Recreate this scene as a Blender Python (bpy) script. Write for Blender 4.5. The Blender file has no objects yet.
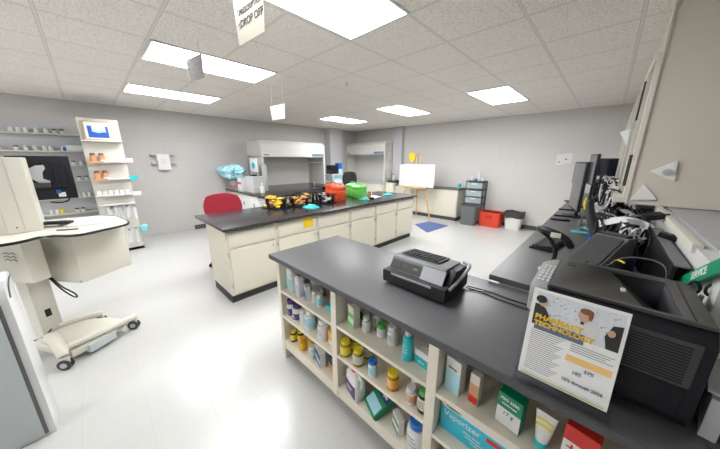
import bpy, bmesh, math, random
from mathutils import Vector, Matrix
random.seed(7)
R = math.radians
scn = bpy.context.scene
COL = scn.collection

# ---------------------------------------------------------------- camera
H = 1.62
cam_d = bpy.data.cameras.new('camera'); cam = bpy.data.objects.new('camera', cam_d); COL.objects.link(cam)
cam_d.sensor_fit = 'HORIZONTAL'; cam_d.sensor_width = 36.0
cam_d.lens = 255.26 / 720 * 36.0
cam_d.clip_start = 0.02
cam.location = (0, 0, H)
cam.rotation_euler = (R(90 - 14.16), 0, R(43.71))
scn.camera = cam

# ---------------------------------------------------------------- world, exposure
w = bpy.data.worlds.new('world'); scn.world = w; w.use_nodes = True
w.node_tree.nodes['Background'].inputs[0].default_value = (0.9, 0.95, 1.0, 1)
w.node_tree.nodes['Background'].inputs[1].default_value = 0.3
scn.view_settings.view_transform = 'Standard'
scn.view_settings.look = 'None'
scn.view_settings.gamma = 1.0
scn.view_settings.use_curve_mapping = False
scn.view_settings.exposure = 1.02
LAMP = 11.5

# ---------------------------------------------------------------- materials
def mat(name, col, rough=0.5, metal=0.0, noise=0.0, nscale=20.0, bump=0.0, bscale=200.0, alpha=1.0, trans=0.0, emis=None, coat=0.0, spec=0.5):
    m = bpy.data.materials.new(name); m.use_nodes = True
    nt = m.node_tree; b = nt.nodes['Principled BSDF']
    c = (*col, 1)
    b.inputs['Base Color'].default_value = c
    b.inputs['Roughness'].default_value = rough
    b.inputs['Metallic'].default_value = metal
    b.inputs['Alpha'].default_value = alpha
    b.inputs['Transmission Weight'].default_value = trans
    b.inputs['Coat Weight'].default_value = coat
    b.inputs['Specular IOR Level'].default_value = spec
    if emis:
        b.inputs['Emission Color'].default_value = (*emis[0], 1); b.inputs['Emission Strength'].default_value = emis[1]
    tc = nt.nodes.new('ShaderNodeTexCoord')
    if noise:
        n = nt.nodes.new('ShaderNodeTexNoise'); n.inputs['Scale'].default_value = nscale; n.inputs['Detail'].default_value = 5
        mx = nt.nodes.new('ShaderNodeMix'); mx.data_type = 'RGBA'
        mx.inputs[6].default_value = tuple(max(0, v * (1 - noise)) for v in col) + (1,)
        mx.inputs[7].default_value = tuple(min(1, v * (1 + noise)) for v in col) + (1,)
        nt.links.new(tc.outputs['Object'], n.inputs['Vector'])
        nt.links.new(n.outputs['Fac'], mx.inputs[0]); nt.links.new(mx.outputs[2], b.inputs['Base Color'])
    if bump:
        n = nt.nodes.new('ShaderNodeTexNoise'); n.inputs['Scale'].default_value = bscale
        bp = nt.nodes.new('ShaderNodeBump'); bp.inputs['Strength'].default_value = bump; bp.inputs['Distance'].default_value = 0.002
        nt.links.new(tc.outputs['Object'], n.inputs['Vector'])
        nt.links.new(n.outputs['Fac'], bp.inputs['Height']); nt.links.new(bp.outputs['Normal'], b.inputs['Normal'])
    return m

def node(nt, typ, **kw):
    n = nt.nodes.new(typ)
    for k, v in kw.items(): setattr(n, k, v)
    return n
def math_n(nt, op, a, b=None, c=None):
    n = nt.nodes.new('ShaderNodeMath'); n.operation = op
    for i, v in enumerate((a, b, c)):
        if v is None: continue
        if isinstance(v, (int, float)): n.inputs[i].default_value = v
        else: nt.links.new(v, n.inputs[i])
    return n.outputs[0]

def ceiling_mat():
    m = bpy.data.materials.new('ceiling_tile'); m.use_nodes = True; nt = m.node_tree; b = nt.nodes['Principled BSDF']
    g = nt.nodes.new('ShaderNodeNewGeometry'); s = nt.nodes.new('ShaderNodeSeparateXYZ'); nt.links.new(g.outputs['Position'], s.inputs[0])
    def line(o, off, sp, hw):
        u = math_n(nt, 'DIVIDE', math_n(nt, 'SUBTRACT', o, off), sp)
        f = math_n(nt, 'FRACT', math_n(nt, 'ADD', u, 0.5))
        d = math_n(nt, 'MULTIPLY', math_n(nt, 'ABSOLUTE', math_n(nt, 'SUBTRACT', f, 0.5)), sp)
        return math_n(nt, 'LESS_THAN', d, hw), d
    lx, dx = line(s.outputs[0], -0.01, 0.608, 0.0085); ly, dy = line(s.outputs[1], -0.06, 0.614, 0.0085)
    bar = math_n(nt, 'MAXIMUM', lx, ly)
    ex, _ = line(s.outputs[0], -0.01, 0.608, 0.0115); ey, _ = line(s.outputs[1], -0.06, 0.614, 0.0115)
    edge = math_n(nt, 'SUBTRACT', math_n(nt, 'MAXIMUM', ex, ey), bar)
    n = node(nt, 'ShaderNodeTexNoise'); n.inputs['Scale'].default_value = 75; n.inputs['Detail'].default_value = 3; n.inputs['Roughness'].default_value = 0.7
    nt.links.new(g.outputs['Position'], n.inputs['Vector'])
    cr = nt.nodes.new('ShaderNodeValToRGB'); cr.color_ramp.elements[0].position = 0.36; cr.color_ramp.elements[0].color = (0.66, 0.62, 0.56, 1)
    cr.color_ramp.elements[1].position = 0.5; cr.color_ramp.elements[1].color = (0.90, 0.865, 0.82, 1)
    nt.links.new(n.outputs['Fac'], cr.inputs[0])
    m1 = node(nt, 'ShaderNodeMix', data_type='RGBA'); m1.inputs[7].default_value = (0.78, 0.74, 0.69, 1)
    nt.links.new(bar, m1.inputs[0]); nt.links.new(cr.outputs[0], m1.inputs[6])
    m2 = node(nt, 'ShaderNodeMix', data_type='RGBA'); m2.inputs[7].default_value = (0.50, 0.46, 0.42, 1)
    nt.links.new(edge, m2.inputs[0]); nt.links.new(m1.outputs[2], m2.inputs[6])
    nt.links.new(m2.outputs[2], b.inputs['Base Color']); b.inputs['Roughness'].default_value = 0.9
    bp = nt.nodes.new('ShaderNodeBump'); bp.inputs['Distance'].default_value = 0.003; bp.inputs['Strength'].default_value = 0.5
    nt.links.new(n.outputs['Fac'], bp.inputs['Height']); nt.links.new(bp.outputs['Normal'], b.inputs['Normal'])
    return m

def block_mat(name, col, axis):
    # painted concrete block: joints as a slight groove
    m = bpy.data.materials.new(name); m.use_nodes = True; nt = m.node_tree; b = nt.nodes['Principled BSDF']
    g = nt.nodes.new('ShaderNodeNewGeometry'); s = nt.nodes.new('ShaderNodeSeparateXYZ'); nt.links.new(g.outputs['Position'], s.inputs[0])
    c = nt.nodes.new('ShaderNodeCombineXYZ'); nt.links.new(s.outputs[axis], c.inputs[0]); nt.links.new(s.outputs[2], c.inputs[1])
    br = nt.nodes.new('ShaderNodeTexBrick'); br.inputs['Scale'].default_value = 1.0; br.inputs['Mortar Size'].default_value = 0.005
    br.inputs['Mortar Smooth'].default_value = 0.4; br.inputs['Brick Width'].default_value = 0.81; br.inputs['Row Height'].default_value = 0.405
    br.inputs['Color1'].default_value = (*col, 1); br.inputs['Color2'].default_value = (*[v * 0.985 for v in col], 1); br.inputs['Mortar'].default_value = (*[v * 0.91 for v in col], 1)
    nt.links.new(c.outputs[0], br.inputs['Vector']); nt.links.new(br.outputs['Color'], b.inputs['Base Color'])
    n = node(nt, 'ShaderNodeTexNoise'); n.inputs['Scale'].default_value = 60; nt.links.new(g.outputs['Position'], n.inputs['Vector'])
    h = math_n(nt, 'SUBTRACT', math_n(nt, 'MULTIPLY', n.outputs['Fac'], 0.15), br.outputs['Fac'])
    bp = nt.nodes.new('ShaderNodeBump'); bp.inputs['Distance'].default_value = 0.002; bp.inputs['Strength'].default_value = 0.35
    nt.links.new(h, bp.inputs['Height']); nt.links.new(bp.outputs['Normal'], b.inputs['Normal'])
    b.inputs['Roughness'].default_value = 0.55
    return m

def floor_mat():
    m = bpy.data.materials.new('vinyl_floor'); m.use_nodes = True; nt = m.node_tree; b = nt.nodes['Principled BSDF']
    g = nt.nodes.new('ShaderNodeNewGeometry')
    br = nt.nodes.new('ShaderNodeTexBrick'); br.offset = 0.0; br.inputs['Scale'].default_value = 1.0; br.inputs['Mortar Size'].default_value = 0.0012
    br.inputs['Brick Width'].default_value = 0.305; br.inputs['Row Height'].default_value = 0.305
    br.inputs['Color1'].default_value = (0.60, 0.597, 0.582, 1); br.inputs['Color2'].default_value = (0.59, 0.587, 0.572, 1); br.inputs['Mortar'].default_value = (0.53, 0.525, 0.50, 1)
    nt.links.new(g.outputs['Position'], br.inputs['Vector'])
    n = node(nt, 'ShaderNodeTexNoise'); n.inputs['Scale'].default_value = 45; n.inputs['Detail'].default_value = 6; nt.links.new(g.outputs['Position'], n.inputs['Vector'])
    mx = node(nt, 'ShaderNodeMix', data_type='RGBA', blend_type='MULTIPLY'); mx.inputs[0].default_value = 0.10
    nt.links.new(br.outputs['Color'], mx.inputs[6]); nt.links.new(n.outputs['Fac'], mx.inputs[7]); nt.links.new(mx.outputs[2], b.inputs['Base Color'])
    b.inputs['Roughness'].default_value = 0.24
    b.inputs['Specular IOR Level'].default_value = 0.55
    return m

M = {}
def defm(n, *a, **k): M[n] = mat(n, *a, **k)
defm('cream', (0.76, 0.72, 0.61), 0.45, noise=0.02)
defm('cream_shelf', (0.74, 0.66, 0.52), 0.5, noise=0.03, nscale=8)
defm('cream_edge', (0.80, 0.74, 0.62), 0.5)
defm('hood', (0.66, 0.645, 0.60), 0.4)
defm('hood_inside', (0.78, 0.76, 0.72), 0.5)
defm('black_top', (0.030, 0.027, 0.030), 0.22, noise=0.15, nscale=30, spec=0.6)
defm('grey_top', (0.088, 0.088, 0.094), 0.34, spec=0.75, noise=0.10, nscale=25, bump=0.05, bscale=500)
defm('grey_top_right', (0.10, 0.098, 0.103), 0.38, noise=0.10, nscale=25)
defm('edge_grey', (0.075, 0.075, 0.082), 0.45)
defm('plinth', (0.035, 0.035, 0.035), 0.6)
defm('rubber_base', (0.07, 0.07, 0.075), 0.6)
defm('pilaster', (0.55, 0.55, 0.56), 0.6)
defm('panel_beige', (0.72, 0.66, 0.58), 0.6, bump=0.1, bscale=120)
defm('frame_cream', (0.68, 0.65, 0.58), 0.45)
defm('white', (0.74, 0.74, 0.72), 0.4)
defm('white_gloss', (0.74, 0.75, 0.75), 0.22)
defm('off_white', (0.64, 0.62, 0.56), 0.35)
defm('cart_white', (0.70, 0.675, 0.59), 0.35)
defm('paper', (0.76, 0.76, 0.76), 0.7)
defm('black', (0.009, 0.009, 0.011), 0.42, spec=0.35)
defm('black_soft', (0.016, 0.016, 0.018), 0.5)
defm('printer_black', (0.009, 0.010, 0.014), 0.5, spec=0.3, bump=0.1, bscale=600)
defm('printer_top', (0.062, 0.058, 0.056), 0.5, bump=0.1, bscale=600)
defm('printer_grey', (0.26, 0.26, 0.25), 0.5)
defm('dark_grey', (0.05, 0.05, 0.054), 0.5)
defm('mid_grey', (0.15, 0.15, 0.155), 0.5)
defm('screen', (0.012, 0.013, 0.02), 0.12)
defm('monitor_dark', (0.012, 0.012, 0.018), 0.3)
defm('silver', (0.34, 0.35, 0.38), 0.4, metal=0.3)
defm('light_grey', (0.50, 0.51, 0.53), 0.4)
defm('blue_grey', (0.55, 0.60, 0.61), 0.4)
defm('red', (0.62, 0.03, 0.02), 0.4)
defm('crate_red', (0.75, 0.07, 0.03), 0.4)
defm('chair_red', (0.32, 0.012, 0.03), 0.75, bump=0.3, bscale=400)
defm('chair_dark', (0.04, 0.042, 0.05), 0.8, bump=0.3, bscale=400)
defm('orange', (0.75, 0.09, 0.02), 0.35)
defm('green', (0.16, 0.66, 0.12), 0.35)
defm('teal', (0.02, 0.50, 0.55), 0.4)
defm('teal_light', (0.25, 0.66, 0.70), 0.4)
defm('yellow', (0.90, 0.58, 0.01), 0.45)
defm('yellow_cap', (0.82, 0.66, 0.02), 0.35)
defm('amber', (0.55, 0.22, 0.01), 0.2)
defm('orange_bottle', (0.88, 0.42, 0.03), 0.3)
defm('dark_bottle', (0.05, 0.035, 0.01), 0.15)
defm('olive_bottle', (0.30, 0.22, 0.03), 0.2)
defm('purple', (0.07, 0.03, 0.16), 0.4)
defm('pink', (0.62, 0.02, 0.10), 0.4)
defm('blue', (0.02, 0.10, 0.50), 0.35)
defm('blue_cap', (0.02, 0.17, 0.55), 0.35)
defm('navy', (0.015, 0.03, 0.13), 0.45)
defm('mat_blue', (0.10, 0.14, 0.33), 0.85, noise=0.2, nscale=60)
defm('green_cap', (0.08, 0.42, 0.08), 0.35)
defm('dk_green', (0.0, 0.24, 0.11), 0.4)
defm('green_strip', (0.0, 0.26, 0.12), 0.4)
defm('blue_box', (0.03, 0.50, 0.66), 0.35)
defm('light_blue', (0.42, 0.72, 0.82), 0.5)
defm('wood', (0.62, 0.40, 0.15), 0.5, noise=0.15, nscale=30)
defm('bin_grey', (0.15, 0.155, 0.16), 0.5)
defm('peach', (0.62, 0.32, 0.16), 0.5)
defm('skin', (0.62, 0.38, 0.27), 0.6)
defm('brown', (0.25, 0.10, 0.04), 0.6)
defm('cream_paper', (0.66, 0.63, 0.53), 0.7)
defm('sign_white', (0.30, 0.295, 0.28), 0.8, spec=0.2)
defm('deep_black', (0.004, 0.004, 0.006), 0.6, spec=0.15)
defm('plate_white', (0.90, 0.90, 0.88), 0.4)
defm('ink', (0.03, 0.03, 0.035), 0.7)
defm('ink_grey', (0.35, 0.35, 0.38), 0.7)
defm('gold_ink', (0.85, 0.55, 0.02), 0.6)
defm('band_orange', (0.92, 0.60, 0.22), 0.6)
defm('slate_blue', (0.13, 0.16, 0.26), 0.6)
defm('photo_pale', (0.72, 0.75, 0.80), 0.6, noise=0.2, nscale=120)
defm('clear', (0.93, 0.95, 0.96), 0.0, trans=1.0, spec=0.3)
M['clear'].node_tree.nodes['Principled BSDF'].inputs['IOR'].default_value = 1.12
defm('clear_bag', (0.80, 0.81, 0.82), 0.2, alpha=0.5)
defm('smoke_clear', (0.55, 0.62, 0.64), 0.15, alpha=0.6)
defm('glass', (0.75, 0.80, 0.82), 0.05, alpha=0.25)
defm('gold', (0.55, 0.45, 0.25), 0.4, metal=0.4)
defm('ledge_grey', (0.42, 0.43, 0.45), 0.35, noise=0.12, nscale=14)
defm('low_wall', (0.62, 0.62, 0.61), 0.5)
defm('cable_white', (0.80, 0.80, 0.80), 0.4)
defm('dark_slit', (0.05, 0.045, 0.04), 0.7)
defm('green_led', (0.06, 0.22, 0.03), 0.4, emis=((0.3, 0.8, 0.1), 0.04))
defm('lcd_blue', (0.3, 0.6, 0.75), 0.3, emis=((0.35, 0.75, 0.95), 0.6))
defm('diffuser', (0.9, 0.9, 0.9), 0.4, emis=((0.97, 0.985, 1.0), LAMP))
M['ceiling'] = ceiling_mat(); M['floor'] = floor_mat()
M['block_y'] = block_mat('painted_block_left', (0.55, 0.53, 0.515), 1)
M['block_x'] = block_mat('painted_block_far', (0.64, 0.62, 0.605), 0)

# ---------------------------------------------------------------- mesh helper
class MB:
    def __init__(s): s.bm = bmesh.new()
    def _add(s, verts, faces):
        vs = [s.bm.verts.new(v) for v in verts]
        for f in faces:
            try: s.bm.faces.new([vs[i] for i in f])
            except ValueError: pass
        return vs
    def box(s, x0, x1, y0, y1, z0, z1, bev=0.0, mtx=None, seg=2):
        t = bmesh.new(); bmesh.ops.create_cube(t, size=1.0)
        for v in t.verts: v.co = Vector(((x0 + x1) / 2 + v.co.x * (x1 - x0), (y0 + y1) / 2 + v.co.y * (y1 - y0), (z0 + z1) / 2 + v.co.z * (z1 - z0)))
        if bev: bmesh.ops.bevel(t, geom=list(t.edges), offset=bev, segments=seg, profile=0.7, affect='EDGES')
        s.merge(t, mtx); return s
    def merge(s, t, mtx=None):
        if mtx is not None: bmesh.ops.transform(t, matrix=mtx, verts=t.verts)
        me = bpy.data.meshes.new('tmp'); t.to_mesh(me); t.free(); s.bm.from_mesh(me); bpy.data.meshes.remove(me)
    def lathe(s, prof, n=20, c=(0, 0, 0), mtx=None, sx=1.0, sy=1.0):
        t = bmesh.new(); rings = []
        for r, z in prof:
            rings.append([t.verts.new((c[0] + sx * r * math.cos(2 * math.pi * k / n), c[1] + sy * r * math.sin(2 * math.pi * k / n), c[2] + z)) for k in range(n)])
        for a, b in zip(rings, rings[1:]):
            for k in range(n): t.faces.new((a[k], a[(k + 1) % n], b[(k + 1) % n], b[k]))
        t.faces.new(list(reversed(rings[0]))); t.faces.new(rings[-1])
        s.merge(t, mtx); return s
    def prism(s, pts, z0, z1, mtx=None, bev=0.0):
        t = bmesh.new()
        a = [t.verts.new((x, y, z0)) for x, y in pts]; b = [t.verts.new((x, y, z1)) for x, y in pts]; n = len(pts)
        t.faces.new(list(reversed(a))); t.faces.new(b)
        for k in range(n): t.faces.new((a[k], a[(k + 1) % n], b[(k + 1) % n], b[k]))
        if bev: bmesh.ops.bevel(t, geom=list(t.edges), offset=bev, segments=2, profile=0.7, affect='EDGES')
        s.merge(t, mtx); return s
    def tube(s, pts, r, n=8, closed=False):
        pts = [Vector(p) for p in pts]; rings = []; N = len(pts)
        up = Vector((0.13, 0.21, 0.97)).normalized()
        for i, p in enumerate(pts):
            if closed: d = pts[(i + 1) % N] - pts[i - 1]
            else: d = pts[min(i + 1, N - 1)] - pts[max(i - 1, 0)]
            if d.length < 1e-9: d = Vector((0, 0, 1))
            d.normalize(); a = d.cross(up)
            if a.length < 1e-3: a = d.cross(Vector((1, 0, 0)))
            a.normalize(); b = d.cross(a)
            rr = r[i] if isinstance(r, (list, tuple)) else r
            rings.append([s.bm.verts.new(p + rr * (math.cos(2 * math.pi * k / n) * a + math.sin(2 * math.pi * k / n) * b)) for k in range(n)])
        prs = list(zip(rings, rings[1:])) + ([(rings[-1], rings[0])] if closed else [])
        for A, B in prs:
            for k in range(n): s.bm.faces.new((A[k], A[(k + 1) % n], B[(k + 1) % n], B[k]))
        if not closed:
            s.bm.faces.new(list(reversed(rings[0]))); s.bm.faces.new(rings[-1])
        return s
    def poly(s, verts, faces): s._add(verts, faces); return s
    def build(s, name, m, parent=None, smooth=True):
        bmesh.ops.recalc_face_normals(s.bm, faces=s.bm.faces)
        me = bpy.data.meshes.new(name); s.bm.to_mesh(me); s.bm.free()
        me.materials.append(M[m] if isinstance(m, str) else m)
        if smooth:
            for p in me.polygons: p.use_smooth = True
            try: me.set_sharp_from_angle(angle=R(35))
            except Exception: pass
        o = bpy.data.objects.new(name, me); COL.objects.link(o)
        if parent: o.parent = parent
        return o

def spline(pts, k=8):
    P = [Vector(p) for p in pts]; out = []
    for i in range(len(P) - 1):
        p0 = P[max(i - 1, 0)]; p1 = P[i]; p2 = P[i + 1]; p3 = P[min(i + 2, len(P) - 1)]
        for j in range(k):
            t = j / k
            out.append(0.5 * ((2 * p1) + (p2 - p0) * t + (2 * p0 - 5 * p1 + 4 * p2 - p3) * t * t + (3 * p1 - p0 - 3 * p2 + p3) * t ** 3))
    out.append(P[-1]); return out

def tag(o, label, cat, group=None, kind=None):
    o['label'] = label; o['category'] = cat
    if group: o['group'] = group
    if kind: o['kind'] = kind
    return o
def thing(name, label, cat, loc=(0, 0, 0), rz=0.0, group=None, rot=None):
    o = bpy.data.objects.new(name, None); COL.objects.link(o); o.empty_display_size = 0.05
    o.location = loc; o.rotation_euler = rot if rot else (0, 0, rz)
    return tag(o, label, cat, group)
def struct(name, mb, m, label=None, cat=None, parent=None):
    o = mb.build(name, m, parent, smooth=False)
    if parent is None: o['kind'] = 'structure'
    return o
def copy_thing(root):
    r = root.copy(); COL.objects.link(r)
    for ch in list(root.children):
        c = ch.copy(); COL.objects.link(c); c.parent = r
        for g in list(ch.children):
            d = g.copy(); COL.objects.link(d); d.parent = c
    return r

def lettering(text, size, m, parent, loc, rot=(R(90), 0, 0), align='CENTER', name='lettering', bold=0.0, sx=1.0, mtx=None):
    cu = bpy.data.curves.new('txt', 'FONT'); cu.body = text; cu.size = size; cu.align_x = align; cu.align_y = 'CENTER'
    cu.extrude = 0.0004; cu.offset = bold
    t = bpy.data.objects.new('txt', cu); COL.objects.link(t)
    bpy.context.view_layer.update()
    me = bpy.data.meshes.new_from_object(t.evaluated_get(bpy.context.evaluated_depsgraph_get()))
    bpy.data.objects.remove(t); bpy.data.curves.remove(cu)
    me.materials.clear(); me.materials.append(M[m])
    o = bpy.data.objects.new(name, me); COL.objects.link(o); o.parent = parent
    o.location = loc; o.rotation_euler = rot; o.scale = (sx, 1, 1)
    if mtx is not None: me.transform(mtx)
    return o

# ================================================================ SETTING
XL, YF, ZC = -7.0, 7.1, 2.63
struct('floor', MB().box(XL - .2, 3.0, -4.2, YF + .2, -.1, 0), 'floor')
struct('ceiling', MB().box(XL - .2, 3.0, -4.2, YF + .2, ZC, ZC + .1), 'ceiling')
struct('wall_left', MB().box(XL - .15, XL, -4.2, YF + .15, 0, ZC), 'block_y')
struct('wall_far', MB().box(XL, 3.0, YF, YF + .15, 0, ZC), 'block_x')
struct('wall_back', MB().box(XL, 3.0, -4.2, -4.05, 0, ZC), 'block_x')
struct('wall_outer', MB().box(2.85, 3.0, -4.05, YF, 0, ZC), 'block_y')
# right wall: low wall with ledge, and above it the window wall
struct('wall_right', MB().box(.30, .44, 1.25, YF, 0, 1.285), 'low_wall')
struct('wall_right_upper', MB().box(.134, 1.6, 2.8, 2.92, 1.307, ZC).box(.134, .36, 2.92, YF, 2.35, ZC).box(.134, .36, 6.75, YF, 1.307, 2.35), 'panel_beige')
struct('trim_1', MB().box(.287, .316, 1.60, 2.80, 1.262, 1.300, .003), 'frame_cream')
struct('trim_2', MB().box(.345, 1.55, 1.20, YF, 1.286, 1.296), 'ledge_grey')
struct('trim_3', MB().box(.126, .137, 2.785, 2.80, 1.30, ZC).box(.137, 1.6, 2.795, 2.80, 1.300, 1.309), 'frame_cream')
struct('baseboard_far', MB().box(-2.30, .30, YF - .012, YF, 0, .10, .002), 'rubber_base')
struct('baseboard_left', MB().box(XL, XL + .012, 1.55, 2.5, 0, .10, .002), 'rubber_base')
struct('baseboard_back', MB().box(XL, 2.8, -4.05, -4.04, 0, .10, .002), 'rubber_base')
struct('wall_pilaster_left', MB().box(XL, XL + .28, 5.62, 6.15, 0, ZC), 'pilaster')
struct('wall_pilaster_far', MB().box(-5.18, -4.84, YF - .14, YF, 0, ZC), 'pilaster')
# sliding window band in the right wall
wn = MB()
wn.box(.06, .30, 2.93, 6.8, 1.29, 1.335, .004)
wn.box(.10, .30, 2.93, 6.75, 2.30, 2.36, .004)
f = struct('window_1', wn, 'frame_cream')
fr = MB()
for y0, y1, x0 in ((2.93, 3.02, .115), (3.30, 3.36, .10), (3.98, 4.06, .09), (4.9, 4.98, .085), (5.8, 5.88, .085), (6.68, 6.76, .08)):
    fr.box(x0, .22, y0, y1, 1.335, 2.30, .004)
fr.build('window_frame', 'frame_cream', f)
MB().box(.165, .171, 2.93, 6.7, 1.335, 2.30).build('window_pane', 'glass', f)
MB().box(.095, .115, 2.945, 2.955, 1.42, 1.66).box(.088, .10, 3.31, 3.35, 1.95, 2.25).build('window_gasket', 'dark_slit', f)

# ---------------------------------------------------------------- ceiling lights
def light_fixture(x, y, label):
    t = thing('ceiling_light', label, 'ceiling light', (x, y, ZC), 0, 'recessed fluorescent ceiling lights')
    fb = MB()
    X, Y = .30, .60
    for a in ((-X, X, -Y, -Y + .02), (-X, X, Y - .02, Y), (-X, -X + .02, -Y + .02, Y - .02), (X - .02, X, -Y + .02, Y - .02)):
        fb.box(a[0], a[1], a[2], a[3], -.012, -.001, .002)
    fb.build('frame', 'white', t)
    MB().box(-X + .02, X - .02, -Y + .02, Y - .02, -.008, -.002).build('diffuser', 'diffuser', t)
    return t
LX = {0: -1.50, 1: -3.34, 2: -5.20}
names = {(0, 0): 'largest bright ceiling light, nearest, cut off by the top of the photo', (1, 0): 'ceiling light behind the small hanging wired sign, left of the nearest one',
         (2, 0): 'leftmost long ceiling light near the wall shelves', (0, 1): 'rightmost far ceiling light in front of the blank far wall',
         (1, 1): 'far ceiling light between the other two of the far row', (2, 1): 'farthest left ceiling light in front of the fume hoods'}
for i in range(3):
    for j, y in enumerate((1.17, 4.85, -2.5)):
        light_fixture(LX[i], y, names.get((i, j), 'recessed ceiling light behind the viewpoint, row %s' % ('right', 'middle', 'left')[i]))
sd = thing('sprinkler_head', 'tiny white sprinkler disc on the ceiling between the lights', 'sprinkler', (-2.75, 2.62, ZC))
MB().lathe([(.035, 0), (.035, -.006), (.02, -.012)], 16).build('flange', 'white', sd)
MB().lathe([(.008, -.012), (.008, -.03), (.016, -.034), (.016, -.038)], 12).build('nozzle', 'light_grey', sd)

# ---------------------------------------------------------------- hanging signs
def hang_sign(loc, rz, wd, ht, label, txt, tsize, m='cream_paper', ink='ink', wires=True, point=.02):
    t = thing('hanging_sign', label, 'sign', loc, rz, None)
    b = MB().prism([(-wd / 2, point * 0), (wd / 2, 0.0), (wd / 2 + .012, ht), (-wd / 2 - .03, ht)], -.002, .002, Matrix.Rotation(R(90), 4, 'X'))
    b.build('board', m, t)
    z = ht * .50
    for s, l in enumerate(txt):
        lettering(l, tsize * (1 if s == 0 else 1.35), ink, t, (wd * .08, -.0035, z - s * tsize * 1.5), bold=.0008)
    sw = MB()
    for k in range(3):
        pts = [(-wd * .40 + .018 * math.cos(a) * (1 - a / 16), -.0035, ht * (.30 + .22 * k) + .018 * math.sin(a) * (1 - a / 16)) for a in [q * .5 for q in range(20)]]
        sw.tube(pts, .0012, 5)
    sw.build('swirl_ornament', 'ink_grey', t)
    zc = ZC - loc[2]
    ww = MB()
    for x in (-wd / 2 + .02, wd / 2 - .02): ww.tube([(x, 0, ht - .01), (x * .9, 0, zc)], .0012, 5)
    ww.build('wire', 'light_grey', t)
    return t
hang_sign((-1.54, .75, 2.262), R(4), .27, .30, 'large cream hanging sign reading prescription drop off beside the nearest light', ['PRESCRIPTION', 'DROP OFF'], .037)
hang_sign((-2.90, .85, 2.34), R(10), .26, .19, 'small white hanging sign on wires in front of a ceiling light', ['PHARMACY', 'PICK UP'], .032, 'sign_white', 'ink_grey')
hang_sign((-3.33, 1.9, 2.15), R(6), .28, .18, 'small white hanging sign farthest back above the fume hood', ['Prescription', 'Pick Up'], .04, 'sign_white', 'ink_grey')

# ================================================================ CENTRE ISLAND
YB = [.90, 1.49, 2.12, 2.77, 3.40, 4.03, 4.63]
isl_words = ['first from the near end', 'second from the near end, with the yellow card', 'third from the near end', 'fourth from the near end', 'fifth from the near end', 'at the far end']
units = []
for i in range(6):
    y0, y1 = YB[i] + .002, YB[i + 1] - .002; wd = y1 - y0
    t = thing('base_cabinet', 'cream island cabinet with drawer over door, ' + isl_words[i], 'cabinet', (-2.88, y0, 0), 0, 'cream base cabinets of the centre island')
    MB().box(-.64, 0, 0, wd, .10, .878, .002).build('body', 'cream', t)
    MB().box(-.60, -.035, .0, wd, 0, .10).build('plinth', 'plinth', t)
    dr = MB().box(0, .018, .022, wd - .022, .680, .858, .004).build('drawer', 'cream', t)
    MB().box(.018, .026, .03, wd - .03, .842, .850, .002).box(.0185, .0205, .03, wd - .03, .834, .842).build('handle', 'light_grey', dr)
    do = MB().box(0, .018, .022, wd - .022, .125, .655, .004).build('door', 'cream', t)
    MB().box(.018, .028, wd - .055, wd - .045, .58, .62, .002).build('handle', 'light_grey', do)
    hg = MB()
    for z in (.2, .57): hg.box(.0, .022, .008, .022, z, z + .05, .002)
    hg.build('hinge', 'light_grey', t)
b = MB().box(-3.845, -2.81, .87, 4.66, .880, .914, .004)
tag(b.build('island_countertop', 'black_top'), 'long black countertop of the centre island carrying baskets and jugs', 'countertop')
c = tag(MB().box(-2.861, -2.8595, 1.885, 2.045, .725, .872).build('yellow_card', 'yellow'), 'yellow card taped on a cream island drawer', 'card')
c['label'] = 'yellow card taped on a cream island drawer'

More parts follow.
